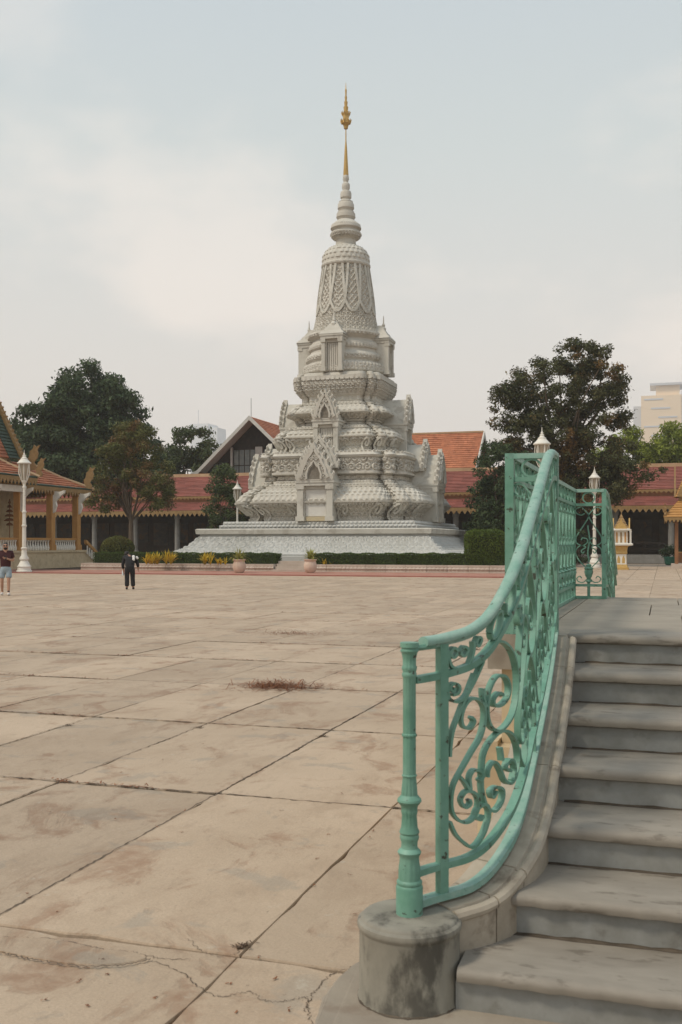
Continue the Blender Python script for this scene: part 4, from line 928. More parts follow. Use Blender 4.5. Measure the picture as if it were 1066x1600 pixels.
# clipped hedges: box core plus a skin of small leaves
def hedge(name, label, x0, x1, y0, y1, z0, z1, n, m, size=.075, cat='hedge', group=None, rnd_=0):
    c = Vector(((x0 + x1) / 2, (y0 + y1) / 2, z0)); t = empty(name, c, label, cat, group)
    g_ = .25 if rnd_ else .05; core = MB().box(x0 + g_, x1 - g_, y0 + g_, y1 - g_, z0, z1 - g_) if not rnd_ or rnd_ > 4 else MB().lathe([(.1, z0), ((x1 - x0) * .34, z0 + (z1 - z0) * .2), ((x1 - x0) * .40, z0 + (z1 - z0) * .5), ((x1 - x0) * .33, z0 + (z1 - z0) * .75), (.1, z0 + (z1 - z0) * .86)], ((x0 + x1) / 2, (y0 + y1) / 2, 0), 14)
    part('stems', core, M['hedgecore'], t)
    A = np.array([(x1 - x0) * (z1 - z0), (x1 - x0) * (z1 - z0), (x1 - x0) * (y1 - y0), (y1 - y0) * (z1 - z0), (y1 - y0) * (z1 - z0)])
    k = rng.choice(5, n, p=A / A.sum()); U = rng.random((n, 3)); P = np.stack([x0 + U[:, 0] * (x1 - x0), y0 + U[:, 1] * (y1 - y0), z0 + U[:, 2] * (z1 - z0)], 1)
    P[k == 0, 1] = y0; P[k == 1, 1] = y1; P[k == 2, 2] = z1; P[k == 3, 0] = x0; P[k == 4, 0] = x1
    if rnd_:
        q = (P - np.array([(x0 + x1) / 2, (y0 + y1) / 2, (z0 + z1) / 2])) / np.array([(x1 - x0) / 2, (y1 - y0) / 2, (z1 - z0) / 2])
        ln = (np.abs(q) ** rnd_).sum(1) ** (1 / rnd_); q = q / ln[:, None]
        P = q * np.array([(x1 - x0) / 2, (y1 - y0) / 2, (z1 - z0) / 2]) + np.array([(x0 + x1) / 2, (y0 + y1) / 2, (z0 + z1) / 2])
    P += rng.normal(0, .022, P.shape) + .03 * np.sin(P[:, [1, 2, 0]] * 5 + P[:, [2, 0, 1]] * 3.1)
    V, F = leaf_quads(P, np.full(n, .02), n, size, up=.5); npmesh('leaves', V, F, m, t, False); return t
hy = TY + .55
hedge('clipped_hedge', 'low clipped hedge at the left end of the terrace by the pavilion stairs', -34.3, -28.05, hy, hy + .9, .4, 1.1, 15000, M['hedge'], group='clipped hedges along the terrace kerb')
hedge('clipped_hedge', 'low clipped hedge just left of the garden steps', -27.95, -22.0, hy, hy + .9, .4, 1.08, 15000, M['hedge'], group='clipped hedges along the terrace kerb')
hedge('clipped_hedge', 'low clipped hedge just right of the garden steps', -19.75, -14.6, hy, hy + .9, .4, 1.08, 13000, M['hedge'], group='clipped hedges along the terrace kerb')
hedge('clipped_hedge', 'long low clipped hedge running right to the boxy topiary bush', -14.5, -8.6, hy, hy + .9, .4, 1.08, 20000, M['hedge'], group='clipped hedges along the terrace kerb')
tb_ = at(759, 58)
hedge('topiary_bush', 'large boxy topiary bush with rounded corners by the green railing', tb_.x - 1.12, tb_.x + 1.12, tb_.y - .9, tb_.y + .9, .45, 2.42, 14000, M['hedgetop'], .11, 'topiary', None, 5)
bb = at(184, 66)
hedge('ball_bush', 'round clipped bush behind the hedge near the pavilion stairs', bb.x - 1.05, bb.x + 1.05, bb.y - .9, bb.y + .9, .4, 2.12, 9000, M['leafmix'], .13, 'bush', None, 2.3)
# strap leaved plants
def strap_plant(mb, c, n, L, w, sp):
    for _ in range(n):
        a = rnd.random() * 6.283; tilt = rnd.uniform(.1, 1.0) * sp; l = L * rnd.uniform(.65, 1.1); P = []
        for t in (0, .35, .7, 1): P.append((c[0] + math.cos(a) * l * t * math.sin(tilt * (.5 + .8 * t)), c[1] + math.sin(a) * l * t * math.sin(tilt * (.5 + .8 * t)), c[2] + l * t * math.cos(tilt * (.4 + .9 * t))))
        s = Vector((-math.sin(a), math.cos(a), 0)); ws = (w * .6, w, w * .8, .005); v = []
        for p, q in zip(P, ws): v += [Vector(p) + s * q / 2, Vector(p) - s * q / 2]
        mb.add(v, [(0, 1, 3, 2), (2, 3, 5, 4), (4, 5, 7, 6)])
for (px, d, n, L, lab) in ((232, 61.5, 40, .78, 'yellow leaved croton, leftmost of the clump behind the hedge'), (247, 61.8, 50, .80, 'yellow leaved croton in the middle of the bright clump'), (262, 61.5, 50, .92, 'tallest yellow leaved croton at the right of the bright clump'),
                          (326, 61, 34, .85, 'lone yellow croton in front of the plinth corner'), (345, 60.8, 22, .5, 'low yellow croton beside the left flower pot'), (548, 60, 36, .75, 'yellow green croton behind the hedge below the stupa'), (512, 60, 14, .42, 'small yellow croton just right of the steps'), (668, 59.5, 16, .4, 'small yellow croton low behind the long hedge'), (785, 58.5, 18, .55, 'yellow croton beside the topiary bush')):
    c = at(px, d); mb = MB()
    for q in range(3): strap_plant(mb, (c.x + rnd.uniform(-.25, .25), c.y + rnd.uniform(-.2, .2), .42), n // 3 + 3, L, .085, .9)
    part('croton', mb, M['yellow'] if 'green croton' not in lab else M['potplant'], None); tag(bpy.data.objects[-1] if False else [o for o in col.objects if o.name.startswith('croton')][-1], lab, 'plant', 'yellow crotons behind the hedge')
def pot(px, lab):
    c = at(px, 57.4); t = empty('potted_plant', (c.x, c.y, .03), lab, 'potted plant', 'potted plants flanking the steps')
    part('pot', MB().lathe([(.2, .031), (.28, .10), (.36, .30), (.37, .5), (.30, .66), (.33, .72), (.37, .75), (.37, .80), (.3, .8), (.28, .7)], (c.x, c.y, 0), 20), M['terracotta'], t)
    mb = MB(); strap_plant(mb, (c.x, c.y, .72), 80, .8, .06, 1.5); part('leaves', mb, M['potplant'], t)
pot(374, 'strap leaved plant in a clay pot left of the garden steps'); pot(485, 'strap leaved plant in a clay pot right of the garden steps')
# ------------------------------------------------------------------ stairs and landing
RISE, Y7, GO = .162, 5.975, .42
NOSE = [0, 3.54, 3.90, 4.285, 4.69, 5.11, 5.54, Y7]
XR = 2.15
CTRL = [(-.884, 3.632, .318, 1.287), (-.83, 3.725, .32, 1.29), (-.774, 3.785, .325, 1.30), (-.70, 3.865, .337, 1.325), (-.642, 3.97, .375, 1.385), (-.588, 4.12, .455, 1.514), (-.568, 4.32, .54, 1.637), (-.565, 4.6, .648, 1.775),
        (-.565, 4.9, .765, 1.907), (-.567, 5.2, .881, 2.044), (-.573, 5.45, .978, 2.12), (-.58, 5.65, 1.055, 2.145), (-.59, 5.88, 1.145, 2.15)]
RP = np.array(spline(CTRL, 10)); RS = np.concatenate([[0], np.cumsum(np.hypot(*np.diff(RP[:, :2], axis=0).T))])
def rail_at(s):
    x, y, zb, zt = (np.interp(s, RS, RP[:, k]) for k in range(4))
    x2, y2 = np.interp(s + .02, RS, RP[:, 0]), np.interp(s + .02, RS, RP[:, 1]); x1, y1 = np.interp(s - .02, RS, RP[:, 0]), np.interp(s - .02, RS, RP[:, 1])
    t = Vector((x2 - x1, y2 - y1, 0)).normalized(); return float(x), float(y), float(zb), float(zt), Vector((t.y, -t.x, 0))   # side points to the stairs
stc = empty('stone_staircase', (.8, 4.6, 0), 'wide stone staircase with grey risers climbing to the landing', 'staircase')
for k in range(1, 8):
    yn = NOSE[k]; z = k * RISE; back = yn + GO + .03 if k < 7 else yn + .34
    x0 = {1: -.692, 2: -.585}.get(k, -.53)
    for (xa, xb) in ((x0, XR),):
        pr = [(yn + .03, z - .055), (yn + .006, z - .046), (yn, z - .028), (yn + .004, z - .012), (yn + .022, z), (back, z), (back, z - .055)]
        mb = MB(); n = 70; chip = [(.0012 * rnd.gauss(0, 1) + (.007 * rnd.random() if rnd.random() < .05 else 0)) for _ in range(n + 1)]; xs_ = [xa + (xb - xa) * i / n for i in range(n + 1)]; v = []; m = len(pr)
        for i, x in enumerate(xs_):
            w = .0035 * math.sin(i * 2.1 + k) - .004 * (math.sin(i * .8 + k * 2) > .6)
            v += [(x, y + (w + chip[i] * (1 if q in (1, 2, 3) else .4) if q < 5 else 0), zz - (.4 * chip[i] if q in (3, 4) else 0)) for q, (y, zz) in enumerate(pr)]
        f = [(i * m + q, (i + 1) * m + q, (i + 1) * m + (q + 1) % m, i * m + (q + 1) % m) for i in range(n) for q in range(m)]
        f += [tuple(range(m)), tuple(range(n * m, n * m + m))[::-1]]
        mb.add(v, f, True); part('tread', mb, M['tread'], stc, 50)
    if k < 7:
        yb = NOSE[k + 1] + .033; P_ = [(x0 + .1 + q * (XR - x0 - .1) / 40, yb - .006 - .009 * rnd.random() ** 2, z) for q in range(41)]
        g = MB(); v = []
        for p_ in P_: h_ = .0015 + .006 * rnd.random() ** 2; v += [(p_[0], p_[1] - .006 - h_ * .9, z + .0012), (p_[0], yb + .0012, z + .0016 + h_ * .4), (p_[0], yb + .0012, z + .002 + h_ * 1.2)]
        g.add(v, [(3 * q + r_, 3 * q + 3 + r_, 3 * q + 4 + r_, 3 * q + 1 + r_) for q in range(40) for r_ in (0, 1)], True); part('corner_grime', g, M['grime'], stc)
    part('riser', MB().box(x0 - .01, XR, yn + .035, yn + .12, (k - 1) * RISE - (.02 if k == 1 else -.001), z - .0555), M['riser'], stc)
    part('stair_core', MB().box(x0 - .01, XR, yn + .121, 6.2, max(0, (k - 2) * RISE), z - .06), M['riser'], stc) if k in (3, 5) else None
# string wall (curb) in separate stones along the railing
def curb_poly(i_s):
    x, y, zb, zt, sd = rail_at(i_s); zt_ = zb - .012
    return [(-.125, -.03), (-.125, zt_ - .03), (-.115, zt_ - .006), (-.10, zt_), (.072, zt_), (.076, zt_ - .010), (.084, zt_ - .011), (.088, zt_ - .003), (.100, zt_ + .001), (.116, zt_ - .006), (.123, zt_ - .02), (.120, zt_ - .034), (.110, zt_ - .042), (.110, -.03)]
cuts = [.15, .32, .48, 1.12, 2.0, RS[-1] - .002]
part('curb_stone', MB().box(-.69, -.525, 5.885, 6.296, .6, 7 * RISE), M['curb'], stc)
for a, b in zip(cuts[:-1], cuts[1:]):
    n = max(5, int((b - a) / .04)); ss = [a + .003 + (b - a - .006) * i / n for i in range(n + 1)]
    path = [(rail_at(s)[0], rail_at(s)[1], 0) for s in ss]; fr = [rail_at(s)[4] for s in ss]
    mb = MB().sect(path, fr, lambda i: curb_poly(ss[i]), True); part('curb_stone', mb, M['curb'], stc, 30)
pcx, pcy = -.884, 3.632
part('newel_pedestal', MB().lathe([(.190, -.02), (.188, .012), (.183, .025), (.182, .250), (.184, .258), (.189, .264), (.1905, .274), (.188, .284), (.181, .289), (.177, .291), (.174, .297), (.168, .302), (.15, .304), (.05, .305)], (pcx, pcy, 0), 72), M['pedestal'], stc)
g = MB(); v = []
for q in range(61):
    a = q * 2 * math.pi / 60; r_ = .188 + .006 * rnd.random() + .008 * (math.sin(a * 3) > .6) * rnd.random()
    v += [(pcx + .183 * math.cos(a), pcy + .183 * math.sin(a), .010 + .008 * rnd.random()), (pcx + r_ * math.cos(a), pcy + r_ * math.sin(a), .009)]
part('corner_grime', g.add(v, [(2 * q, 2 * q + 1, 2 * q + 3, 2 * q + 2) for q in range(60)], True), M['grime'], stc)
# landing
ld = empty('stone_landing', (.7, 8, 0), 'raised stone paved landing at the top of the stairs', 'landing')
zl = 7 * RISE
LX, LY0, LY1 = -.965, 5.86, 10.25
part('core', MB().box(LX + .07, XR + .6, 6.3, LY1 - .06, 0, zl - .2), M['cream'], ld)
part('core', MB().box(LX + .07, -.72, LY0 + .07, 6.299, 0, zl - .2), M['cream'], ld)
part('base_course', MB().sect([(LX - .05, LY0 - .05, 0), (LX - .05, LY1 + .05, 0)], [(1, 0, 0)] * 2, [(0, 0), (0, .44), (.06, .52), (.115, .53), (.115, 0)]), M['cream'], ld)
part('base_course', MB().box(LX + .06, -.72, LY0 - .06, LY0 + .065, 0, .50), M['cream'], ld)
part('edge_slab', MB().box(LX, -.692, LY0, 6.6, zl - .2, zl - .001), M['landing'], ld)
for k in range(3): part('edge_slab', MB().box(LX, -.692, 6.606 + k * 1.216, 6.6 + (k + 1) * 1.216, zl - .2, zl - .001), M['landing'], ld)
ycuts = [6.3, 7.75, 9.1, LY1]
for j in range(3):
    xc = [-.686, .12 + .0 * j, 1.0, 1.9, XR + .6] if j != 1 else [-.686, -.1, .75, 1.6, XR + .6]
    for a, b in zip(xc[:-1], xc[1:]):
        part('paving_slab', MB().box(a + .004, b - .004, ycuts[j] + .004, ycuts[j + 1] - .004, zl - .06, zl + rnd.uniform(-.003, .001)), M['landing'], ld)
part('bedding', MB().box(-.69, XR + .55, 6.28, LY1 - .02, zl - .199, zl - .03), M['dirt'], ld)
# ------------------------------------------------------------------ green iron railing
rl = empty('iron_railing', (-.884, 3.632, .305), 'ornate green iron railing with scrollwork sweeping up beside the stairs', 'railing')
hw = .000655
pz = lambda yc: EYE - ((1160 + yc * .2814) - 850) / 1600 * 3.73
rows = [(957, 74), (800, 75), (792, 72), (786, 68), (776, 72), (766, 70), (758, 62), (690, 60), (668, 56), (640, 54), (628, 56), (618, 62), (606, 66), (596, 60), (585, 48), (570, 45), (550, 46), (535, 52), (520, 54), (508, 50), (498, 56), (488, 54), (470, 46), (440, 44), (405, 41), (392, 44), (380, 46), (372, 44), (350, 48), (336, 60), (324, 68), (312, 66), (302, 56), (290, 46), (240, 42), (200, 38), (190, 38), (185, 42), (180, 42), (176, 37), (-30, 36), (-36, 42), (-46, 42), (-52, 36), (-360, 36), (-366, 40), (-382, 41), (-392, 37), (-410, 42), (-420, 42), (-430, 37), (-470, 38), (-486, 42), (-500, 45), (-506, 51), (-514, 51), (-520, 44), (-528, 44), (-530, 52), (-556, 52)]
z_n = [pz(r[0]) for r in rows]
shift = .348 - z_n[0]
mbn = MB().lathe([(w * hw, z) for (yc, w), z in zip(rows, z_n)], (pcx, pcy, 0), 48)
v2 = []
for (x, y, z) in mbn.v:                                  # fluting on the swelling parts
    a = math.atan2(y - pcy, x - pcx); fl_ = (pz(755) < z < pz(665)) or (pz(465) < z < pz(350)) or (pz(300) < z < pz(190)) or (pz(-395) < z < pz(-485)) or (pz(175) < z < pz(-360))
    k = 1 - (.075 * (math.cos(12 * a) > .25) if fl_ else 0); v2.append((pcx + (x - pcx) * k, pcy + (y - pcy) * k, z))
mbn.v = v2
part('newel_post', mbn, M['green'], rl)
def rail_run(s0, s1, zf, poly, name, m, n=90):
    ss = np.linspace(s0, s1, n); path = []; fr = []
    for s in ss: x, y, zb, zt, sd = rail_at(s); path.append((x, y, zf(zb, zt))); fr.append(sd)
    return part(name, MB().sect(path, fr, poly, True), m, rl, 40)
hp = [(-.014, -.026), (.014, -.026), (.016, -.016), (.023, -.013), (.0255, -.003), (.023, .008), (.014, .016), (.005, .019), (-.005, .019), (-.014, .016), (-.023, .008), (-.0255, -.003), (-.023, -.013), (-.016, -.016)]
rail_run(.075, RS[-1] - .01, lambda b, t: t, hp, 'handrail', M['greenworn'])
sq = lambda w, h: [(-w / 2, -h / 2), (w / 2, -h / 2), (w / 2, h / 2), (-w / 2, h / 2)]
rail_run(.025, RS[-1] - .01, lambda b, t: t - .135, sq(.034, .026), 'mid_rail', M['green'])
rail_run(.03, RS[-1] - .01, lambda b, t: b + .125, sq(.034, .024), 'lower_rail', M['green'])
rail_run(.05, RS[-1] - .01, lambda b, t: b + .012, sq(.044, .026), 'bottom_rail', M['greenworn'])
part('handrail_stub', MB().tube([(-.884, 3.632, 1.268), (-.80, 3.76, 1.272)], .012, 6), M['green'], rl)
def bar(s, w=.03):
    x, y, zb, zt, sd = rail_at(s); t = Vector((-sd.y, sd.x, 0)); c = Vector((x, y, 0)); h = w / 2
    q = [c + t * h + sd * h, c - t * h + sd * h, c - t * h - sd * h, c + t * h - sd * h]
    return MB().hexa([p + Vector((0, 0, zb + .02)) for p in q], [p + Vector((0, 0, zt - .02)) for p in q])
for s in (.165, RS[-1] - .02): part('upright', bar(s, .036), M['green'], rl)
SCR = [
 [(0.345, 0.665), (0.36, 0.642), (0.34, 0.625), (0.309, 0.639), (0.298, 0.673), (0.309, 0.712), (0.336, 0.734), (0.371, 0.725), (0.411, 0.682), (0.423, 0.63), (0.399, 0.569), (0.345, 0.527), (0.296, 0.473), (0.263, 0.425), (0.252, 0.365), (0.263, 0.314), (0.3, 0.276), (0.345, 0.268), (0.379, 0.294), (0.382, 0.334), (0.355, 0.372), (0.318, 0.387), (0.296, 0.362), (0.313, 0.329), (0.34, 0.332), (0.336, 0.351)],
 [(0.500, 0.867), (0.567, 0.801), (0.653, 0.691), (0.708, 0.586), (0.701, 0.509), (0.642, 0.472), (0.55, 0.489), (0.489, 0.533), (0.448, 0.593), (0.438, 0.659), (0.455, 0.714), (0.503, 0.726), (0.567, 0.674), (0.606, 0.608), (0.593, 0.576), (0.542, 0.588), (0.489, 0.626), (0.482, 0.657), (0.519, 0.651), (0.55, 0.617)],
 [(0.246, 0.54), (0.249, 0.581), (0.259, 0.635), (0.282, 0.685), (0.318, 0.751), (0.365, 0.802), (0.411, 0.85)],
 [(0.268, 0.8), (0.259, 0.788), (0.246, 0.804), (0.263, 0.818), (0.287, 0.802), (0.284, 0.778), (0.259, 0.774)],
 [(0.239, 0.826), (0.236, 0.785), (0.249, 0.758), (0.282, 0.744), (0.318, 0.757), (0.345, 0.796), (0.365, 0.823)],
 [(0.503, 0.287), (0.475, 0.284), (0.461, 0.318), (0.503, 0.304), (0.55, 0.255), (0.542, 0.219), (0.489, 0.222), (0.435, 0.274), (0.405, 0.354), (0.405, 0.423), (0.417, 0.487), (0.461, 0.511), (0.534, 0.492), (0.621, 0.418), (0.701, 0.324), (0.728, 0.252), (0.688, 0.216), (0.621, 0.229), (0.567, 0.278), (0.534, 0.341), (0.503, 0.394), (0.475, 0.419), (0.445, 0.412), (0.44, 0.385)],
 [(0.642, 0.225), (0.673, 0.246), (0.646, 0.297), (0.598, 0.331), (0.575, 0.32), (0.621, 0.275)],
 [(0.246, 0.29), (0.273, 0.235), (0.309, 0.195), (0.355, 0.160), (0.411, 0.18), (0.448, 0.227), (0.442, 0.271), (0.411, 0.297), (0.376, 0.295), (0.365, 0.272), (0.393, 0.248), (0.411, 0.255)],
 [(0.291, 0.453), (0.313, 0.426), (0.34, 0.384), (0.336, 0.433), (0.355, 0.454), (0.388, 0.439), (0.411, 0.407), (0.388, 0.401)],
 [(0.531, 0.433), (0.54, 0.399), (0.544, 0.373)],
 [(0.239, 0.95), (0.240, 0.923), (0.254, 0.886), (0.296, 0.863), (0.331, 0.87), (0.355, 0.916), (0.357, .95)],
 [(0.411, 0.744), (0.411, 0.724), (0.417, 0.694), (0.43, 0.662)],
 [(.245, .936), (.263, .955), (.281, .936), (.263, .917), (.246, .934)], [(.291, .930), (.309, .948), (.327, .930), (.309, .912), (.292, .928)], [(.366, .939), (.382, .955), (.398, .939), (.382, .923), (.367, .937)],
 [(.459, .928), (.470, .955), (.499, .968), (.530, .955), (.540, .925), (.525, .897), (.499, .887), (.472, .897), (.460, .926)],
 [(.57, .95), (.575, .91), (.60, .885), (.635, .885), (.66, .91), (.665, .95)],
]
def place_scroll(cv, ds, i):
    P = []; Nn = []
    for a, b in spline(cv, 5):
        x, y, zb, zt, sd = rail_at(a + ds)
        P.append((x, y, zb + (zt - zb) * b)); Nn.append(sd)
    part('scroll', MB().strap(P, Nn, .027, .0105), M['green'], rl, 60)
for bay in range(5):
    for i, cv in enumerate(SCR):
        if max(a for a, b in cv) + bay * .487 - .05 > RS[-1] - .02: continue
        place_scroll(cv, bay * .487 - .05, i)
for bay in (2, 4): part('upright', bar(.190 + bay * .487, .022), M['green'], rl)
# landing panels: ring frieze, lyre scrolls, urn
LYRE = [
 [(-.28, .78), (-.5, .765), (-.75, .775), (-.9, .80), (-.82, .825), (-.5, .835), (-.2, .80), (-.0, .755), (-.3, .68), (-.62, .615), (-.86, .56), (-.82, .51), (-.45, .485), (-.12, .51), (-.12, .545), (-.42, .555), (-.5, .535)],
 [(-.28, .435), (-.4, .415), (-.5, .44), (-.2, .47), (-.5, .485), (-.8, .46), (-.88, .41), (-.6, .34), (-.1, .275)],
 [(-.05, .19), (-.35, .15), (-.7, .155), (-.8, .185), (-.6, .205), (-.48, .185)]]
def panel(A, B, zb, zt, w):
    A, B = Vector(A), Vector(B); t = (B - A).normalized(); sd = Vector((t.y, -t.x, 0)); L = (B - A).length; n = max(1, round(L / w)); H_ = zt - zb
    def run(z, ww, hh, nm, m=None):
        part(nm, MB().sect([A + Vector((0, 0, z)), B + Vector((0, 0, z))], [sd, sd], sq(ww, hh)), m or M['green'], rl)
    run(zt - .012, .05, .03, 'top_rail', M['greenworn']); run(zt - .145, .034, .026, 'mid_rail'); run(zb + .125, .034, .024, 'lower_rail'); run(zb + .012, .044, .026, 'bottom_rail')
    for k in range(n):
        c = A.lerp(B, (k + .5) / n); h = L / n / 2
        for cv in LYRE:
            for sg in (1, -1):
                P = [c + t * (sg * a * h * .97) + Vector((0, 0, zb + H_ * b)) for a, b in spline(cv, 4)]
                part('scroll', MB().strap(P, [sd] * len(P), .02, .0095), M['green'], rl, 60)
        P = [c + t * (.055 * math.cos(q)) + Vector((0, 0, zt - .08 + .05 * math.sin(q))) for q in np.linspace(0, 6.283, 17)]
        part('ring', MB().strap(P, [sd] * 17, .026, .011), M['green'], rl, 60)
        P = [c + t * (.008 * math.sin(q * 26)) + Vector((0, 0, zb + H_ * q)) for q in np.linspace(.33, .67, 17)]
        part('spear', MB().strap(P, [sd] * 17, .02, .012), M['green'], rl, 60)
        part('urn', MB().lathe([(.014, .02), (.014, .15), (.03, .16), (.012, .18), (.03, .21), (.042, .25), (.036, .27), (.045, .285), (.02, .30), (.028, .315), (.008, .33)], (c.x, c.y, zb), 12), M['green'], rl)
        if k: 
            q = A.lerp(B, k / n); part('upright', MB().box(q.x - .009, q.x + .009, q.y - .009, q.y + .009, zb + .024, zt - .03), M['green'], rl)
def post(x, y, z0, z1, w=.04): part('upright', MB().box(x - w / 2, x + w / 2, y - w / 2, y + w / 2, z0, z1), M['green'], rl)
YL0, YL1, XA, XB = 5.91, 9.9, -.845, -.535
panel((XA, YL0, 0), (-.595, YL0, 0), zl + .002, 2.165, .29)
panel((XA, YL0 + .02, 0), (XA + .03, YL1, 0), zl + .002, 2.165, .285)
panel((XA + .03, YL1, 0), (XB, YL1, 0), zl + .002, 2.165, .29)
post(XA, YL0, zl, 2.17, .05); post(XA + .03, YL1, zl, 2.165); post(XB, YL1, zl, 2.165); post(-.59, YL0, zl, 2.165)
# far flight rail, going down on the other side
far_y = [YL1 + .0, YL1 + .5, YL1 + 1.0, YL1 + 1.5, YL1 + 2.0, YL1 + 2.4]; dz_ = [0, -.02, -.16, -.40, -.66, -.84]
fz = lambda y: float(np.interp(y, far_y, dz_))
for (z0, poly, nm, m) in ((2.15, hp, 'handrail', M['greenworn']), (2.02, sq(.034, .026), 'mid_rail', M['green']), (zl + .125, sq(.034, .024), 'lower_rail', M['green']), (zl + .012, sq(.044, .026), 'bottom_rail', M['green'])):
    part(nm, MB().sect([(XB, y, z0 + fz(y)) for y in np.linspace(YL1, YL1 + 2.4, 30)], [(1, 0, 0)] * 30, poly, True), m, rl, 40)
for k in range(4):
    for i, cv in enumerate(SCR[:11]):
        P = []; Nn = []
        for a, b in spline(cv, 4):
            y = YL1 + (a - .23) + k * .49
            P.append((XB, y, zl + fz(y) + .01 + 1.0 * b)); Nn.append((1, 0, 0))
        if max(p[1] for p in P) < YL1 + 2.35: part('scroll', MB().strap(P, Nn, .03, .012), M['green'], rl, 60)
for k in range(1, 5):
    y = YL1 + k * .49; post(XB, y, zl + fz(y), 2.13 + fz(y), .02)
farst = empty('far_staircase', (.8, 11.5, 0), 'stone flight going down beyond the landing, hidden behind its edge', 'staircase')
for k in range(6): part('step', MB().box(-.66, XR, LY1 + .005 + k * .41, LY1 + (k + 1) * .41, 0, zl - (k + 1) * RISE), M['tread'], farst)
# ------------------------------------------------------------------ street lamps
def lamp(px, d, label, hgt=7.0, m=None):
    m = m or M['white']; c = at(px, d); t = empty('street_lamp', c, label, 'street lamp', 'white lamp posts around the court'); k = hgt / 7.0
    q = lambda rows: [(r * k, z * k) for r, z in rows]
    part('base', MB().lathe(q([(.44, 0), (.44, .12), (.38, .16), (.36, .30), (.40, .36), (.34, .42), (.20, .70), (.26, .76), (.26, .84), (.16, 1.0), (.14, 1.3), (.18, 1.36), (.18, 1.42), (.12, 1.46)]), c, 20), m, t)
    part('shaft', MB().lathe(q([(.12, 1.46), (.105, 2.6), (.14, 2.64), (.14, 2.7), (.105, 2.74), (.09, 3.4), (.125, 3.43), (.125, 3.5), (.085, 3.54), (.07, 4.8), (.10, 4.84), (.10, 4.9), (.075, 4.95), (.09, 5.1), (.16, 5.2), (.16, 5.24), (.05, 5.28)]), c, 16, (8, .04, 1.5 * k, 4.75 * k)), m, t)
    lan = part('lantern', MB().lathe(q([(.09, 5.30), (.14, 5.42), (.25, 6.15), (.265, 6.2), (.12, 6.2)]), c, 12), M['lampglass'], t)
    mb = MB()
    for a in range(6):
        a = a * math.pi / 3; mb.tube([(c.x + math.cos(a) * .12 * k, c.y + math.sin(a) * .12 * k, 5.3 * k), (c.x + math.cos(a) * .17 * k, c.y + math.sin(a) * .17 * k, 5.48 * k), (c.x + math.cos(a) * .28 * k, c.y + math.sin(a) * .28 * k, 6.2 * k)], .026 * k, 5)
        mb.tube([(c.x + math.cos(a) * .16 * k, c.y + math.sin(a) * .16 * k, 5.22 * k), (c.x + math.cos(a) * .33 * k, c.y + math.sin(a) * .35 * k, 5.65 * k), (c.x + math.cos(a) * .32 * k, c.y + math.sin(a) * .32 * k, 6.18 * k)], .02 * k, 5)
    part('cage', mb, m, lan)
    part('cap', MB().lathe(q([(.31, 6.18), (.40, 6.21), (.40, 6.26), (.33, 6.31), (.25, 6.40), (.19, 6.47), (.19, 6.52), (.13, 6.55), (.09, 6.62), (.11, 6.66), (.05, 6.70), (.065, 6.75), (.02, 6.82), (.012, 7.0)]), c, 16), m, t)
lamp(38, 58.7, 'tall white lamp post in front of the open pavilion', 7.05)
lamp(371, 85.5, 'white lamp post behind the left end of the stupa plinth')
lamp(847, 47, 'white lamp post whose lantern shows above the railing panel')
lamp(929, 71, 'white lamp post seen through the end panel of the railing')
# ------------------------------------------------------------------ small shrine, gold roofed shrine, pots at the right
c = at(971, 66)
sh = empty('spirit_house', c, 'small white and gold shrine on a gilt pedestal right of the railing', 'shrine')
def sqlathe(rows, c, rot=0):
    v = []; 
    for r, z in rows: v += [(c.x + r * math.cos(a), c.y + r * math.sin(a), z) for a in [rot + math.pi / 4 + k * math.pi / 2 for k in range(4)]]
    n = len(rows); f = [(4 * i + k, 4 * i + (k + 1) % 4, 4 * i + 4 + (k + 1) % 4, 4 * i + 4 + k) for i in range(n - 1) for k in range(4)] + [(3, 2, 1, 0), tuple(range(4 * n - 4, 4 * n))]
    return MB().add(v, f)
part('pedestal', sqlathe([(.66, 0), (.66, .12), (.56, .16), (.52, .3), (.46, .34)], c), M['gold'], sh)
part('shaft', sqlathe([(.47, .34), (.45, 1.0)], c), M['white'], sh)
for a in range(4):
    for u in (-.15, .15):
        mb = MB().prism([(u - .09, .42), (u + .09, .42), (u + .09, .7), (u, .92), (u - .09, .7)], lambda x, z, w: (c.x + x, c.y - w, z), .318, .335); mb.turn(a * math.pi / 2, (c.x, c.y)); part('gilt_niche', mb, M['gold'], sh)
part('collar', sqlathe([(.47, 1.0), (.54, 1.06), (.50, 1.2), (.56, 1.45), (.62, 1.5), (.9, 1.56)], c), M['gold'], sh)
part('platform', sqlathe([(1.0, 1.56), (1.02, 1.66), (.96, 1.70)], c), M['white'], sh)
part('chamber', sqlathe([(.56, 1.70), (.56, 2.5)], c), M['white'], sh)
for sx in (-1, 1):
    for sy in (-1, 1): part('column', MB().lathe([(.05, 1.7), (.04, 2.35), (.06, 2.5)], (c.x + sx * .58, c.y + sy * .58, 0), 8), M['white'], sh)
for a in range(4):
    for u in (-.26, 0, .26):
        mb = MB().box(c.x + u - .05, c.x + u + .05, c.y - .43, c.y - .39, 1.75, 2.4); mb.turn(a * math.pi / 2, (c.x, c.y)); part('shutter', mb, M['orangepaint'] if u else M['goldpaint'], sh)
part('entablature', sqlathe([(.86, 2.5), (.9, 2.58), (.7, 2.64)], c), M['white'], sh)
part('roof', sqlathe([(.72, 2.6), (.66, 2.72), (.56, 2.78), (.54, 2.86), (.42, 2.95), (.40, 3.05), (.28, 3.14), (.26, 3.24), (.15, 3.33), (.14, 3.42), (.07, 3.5), (.03, 3.6), (.008, 4.1)], c), M['goldpaint'], sh)
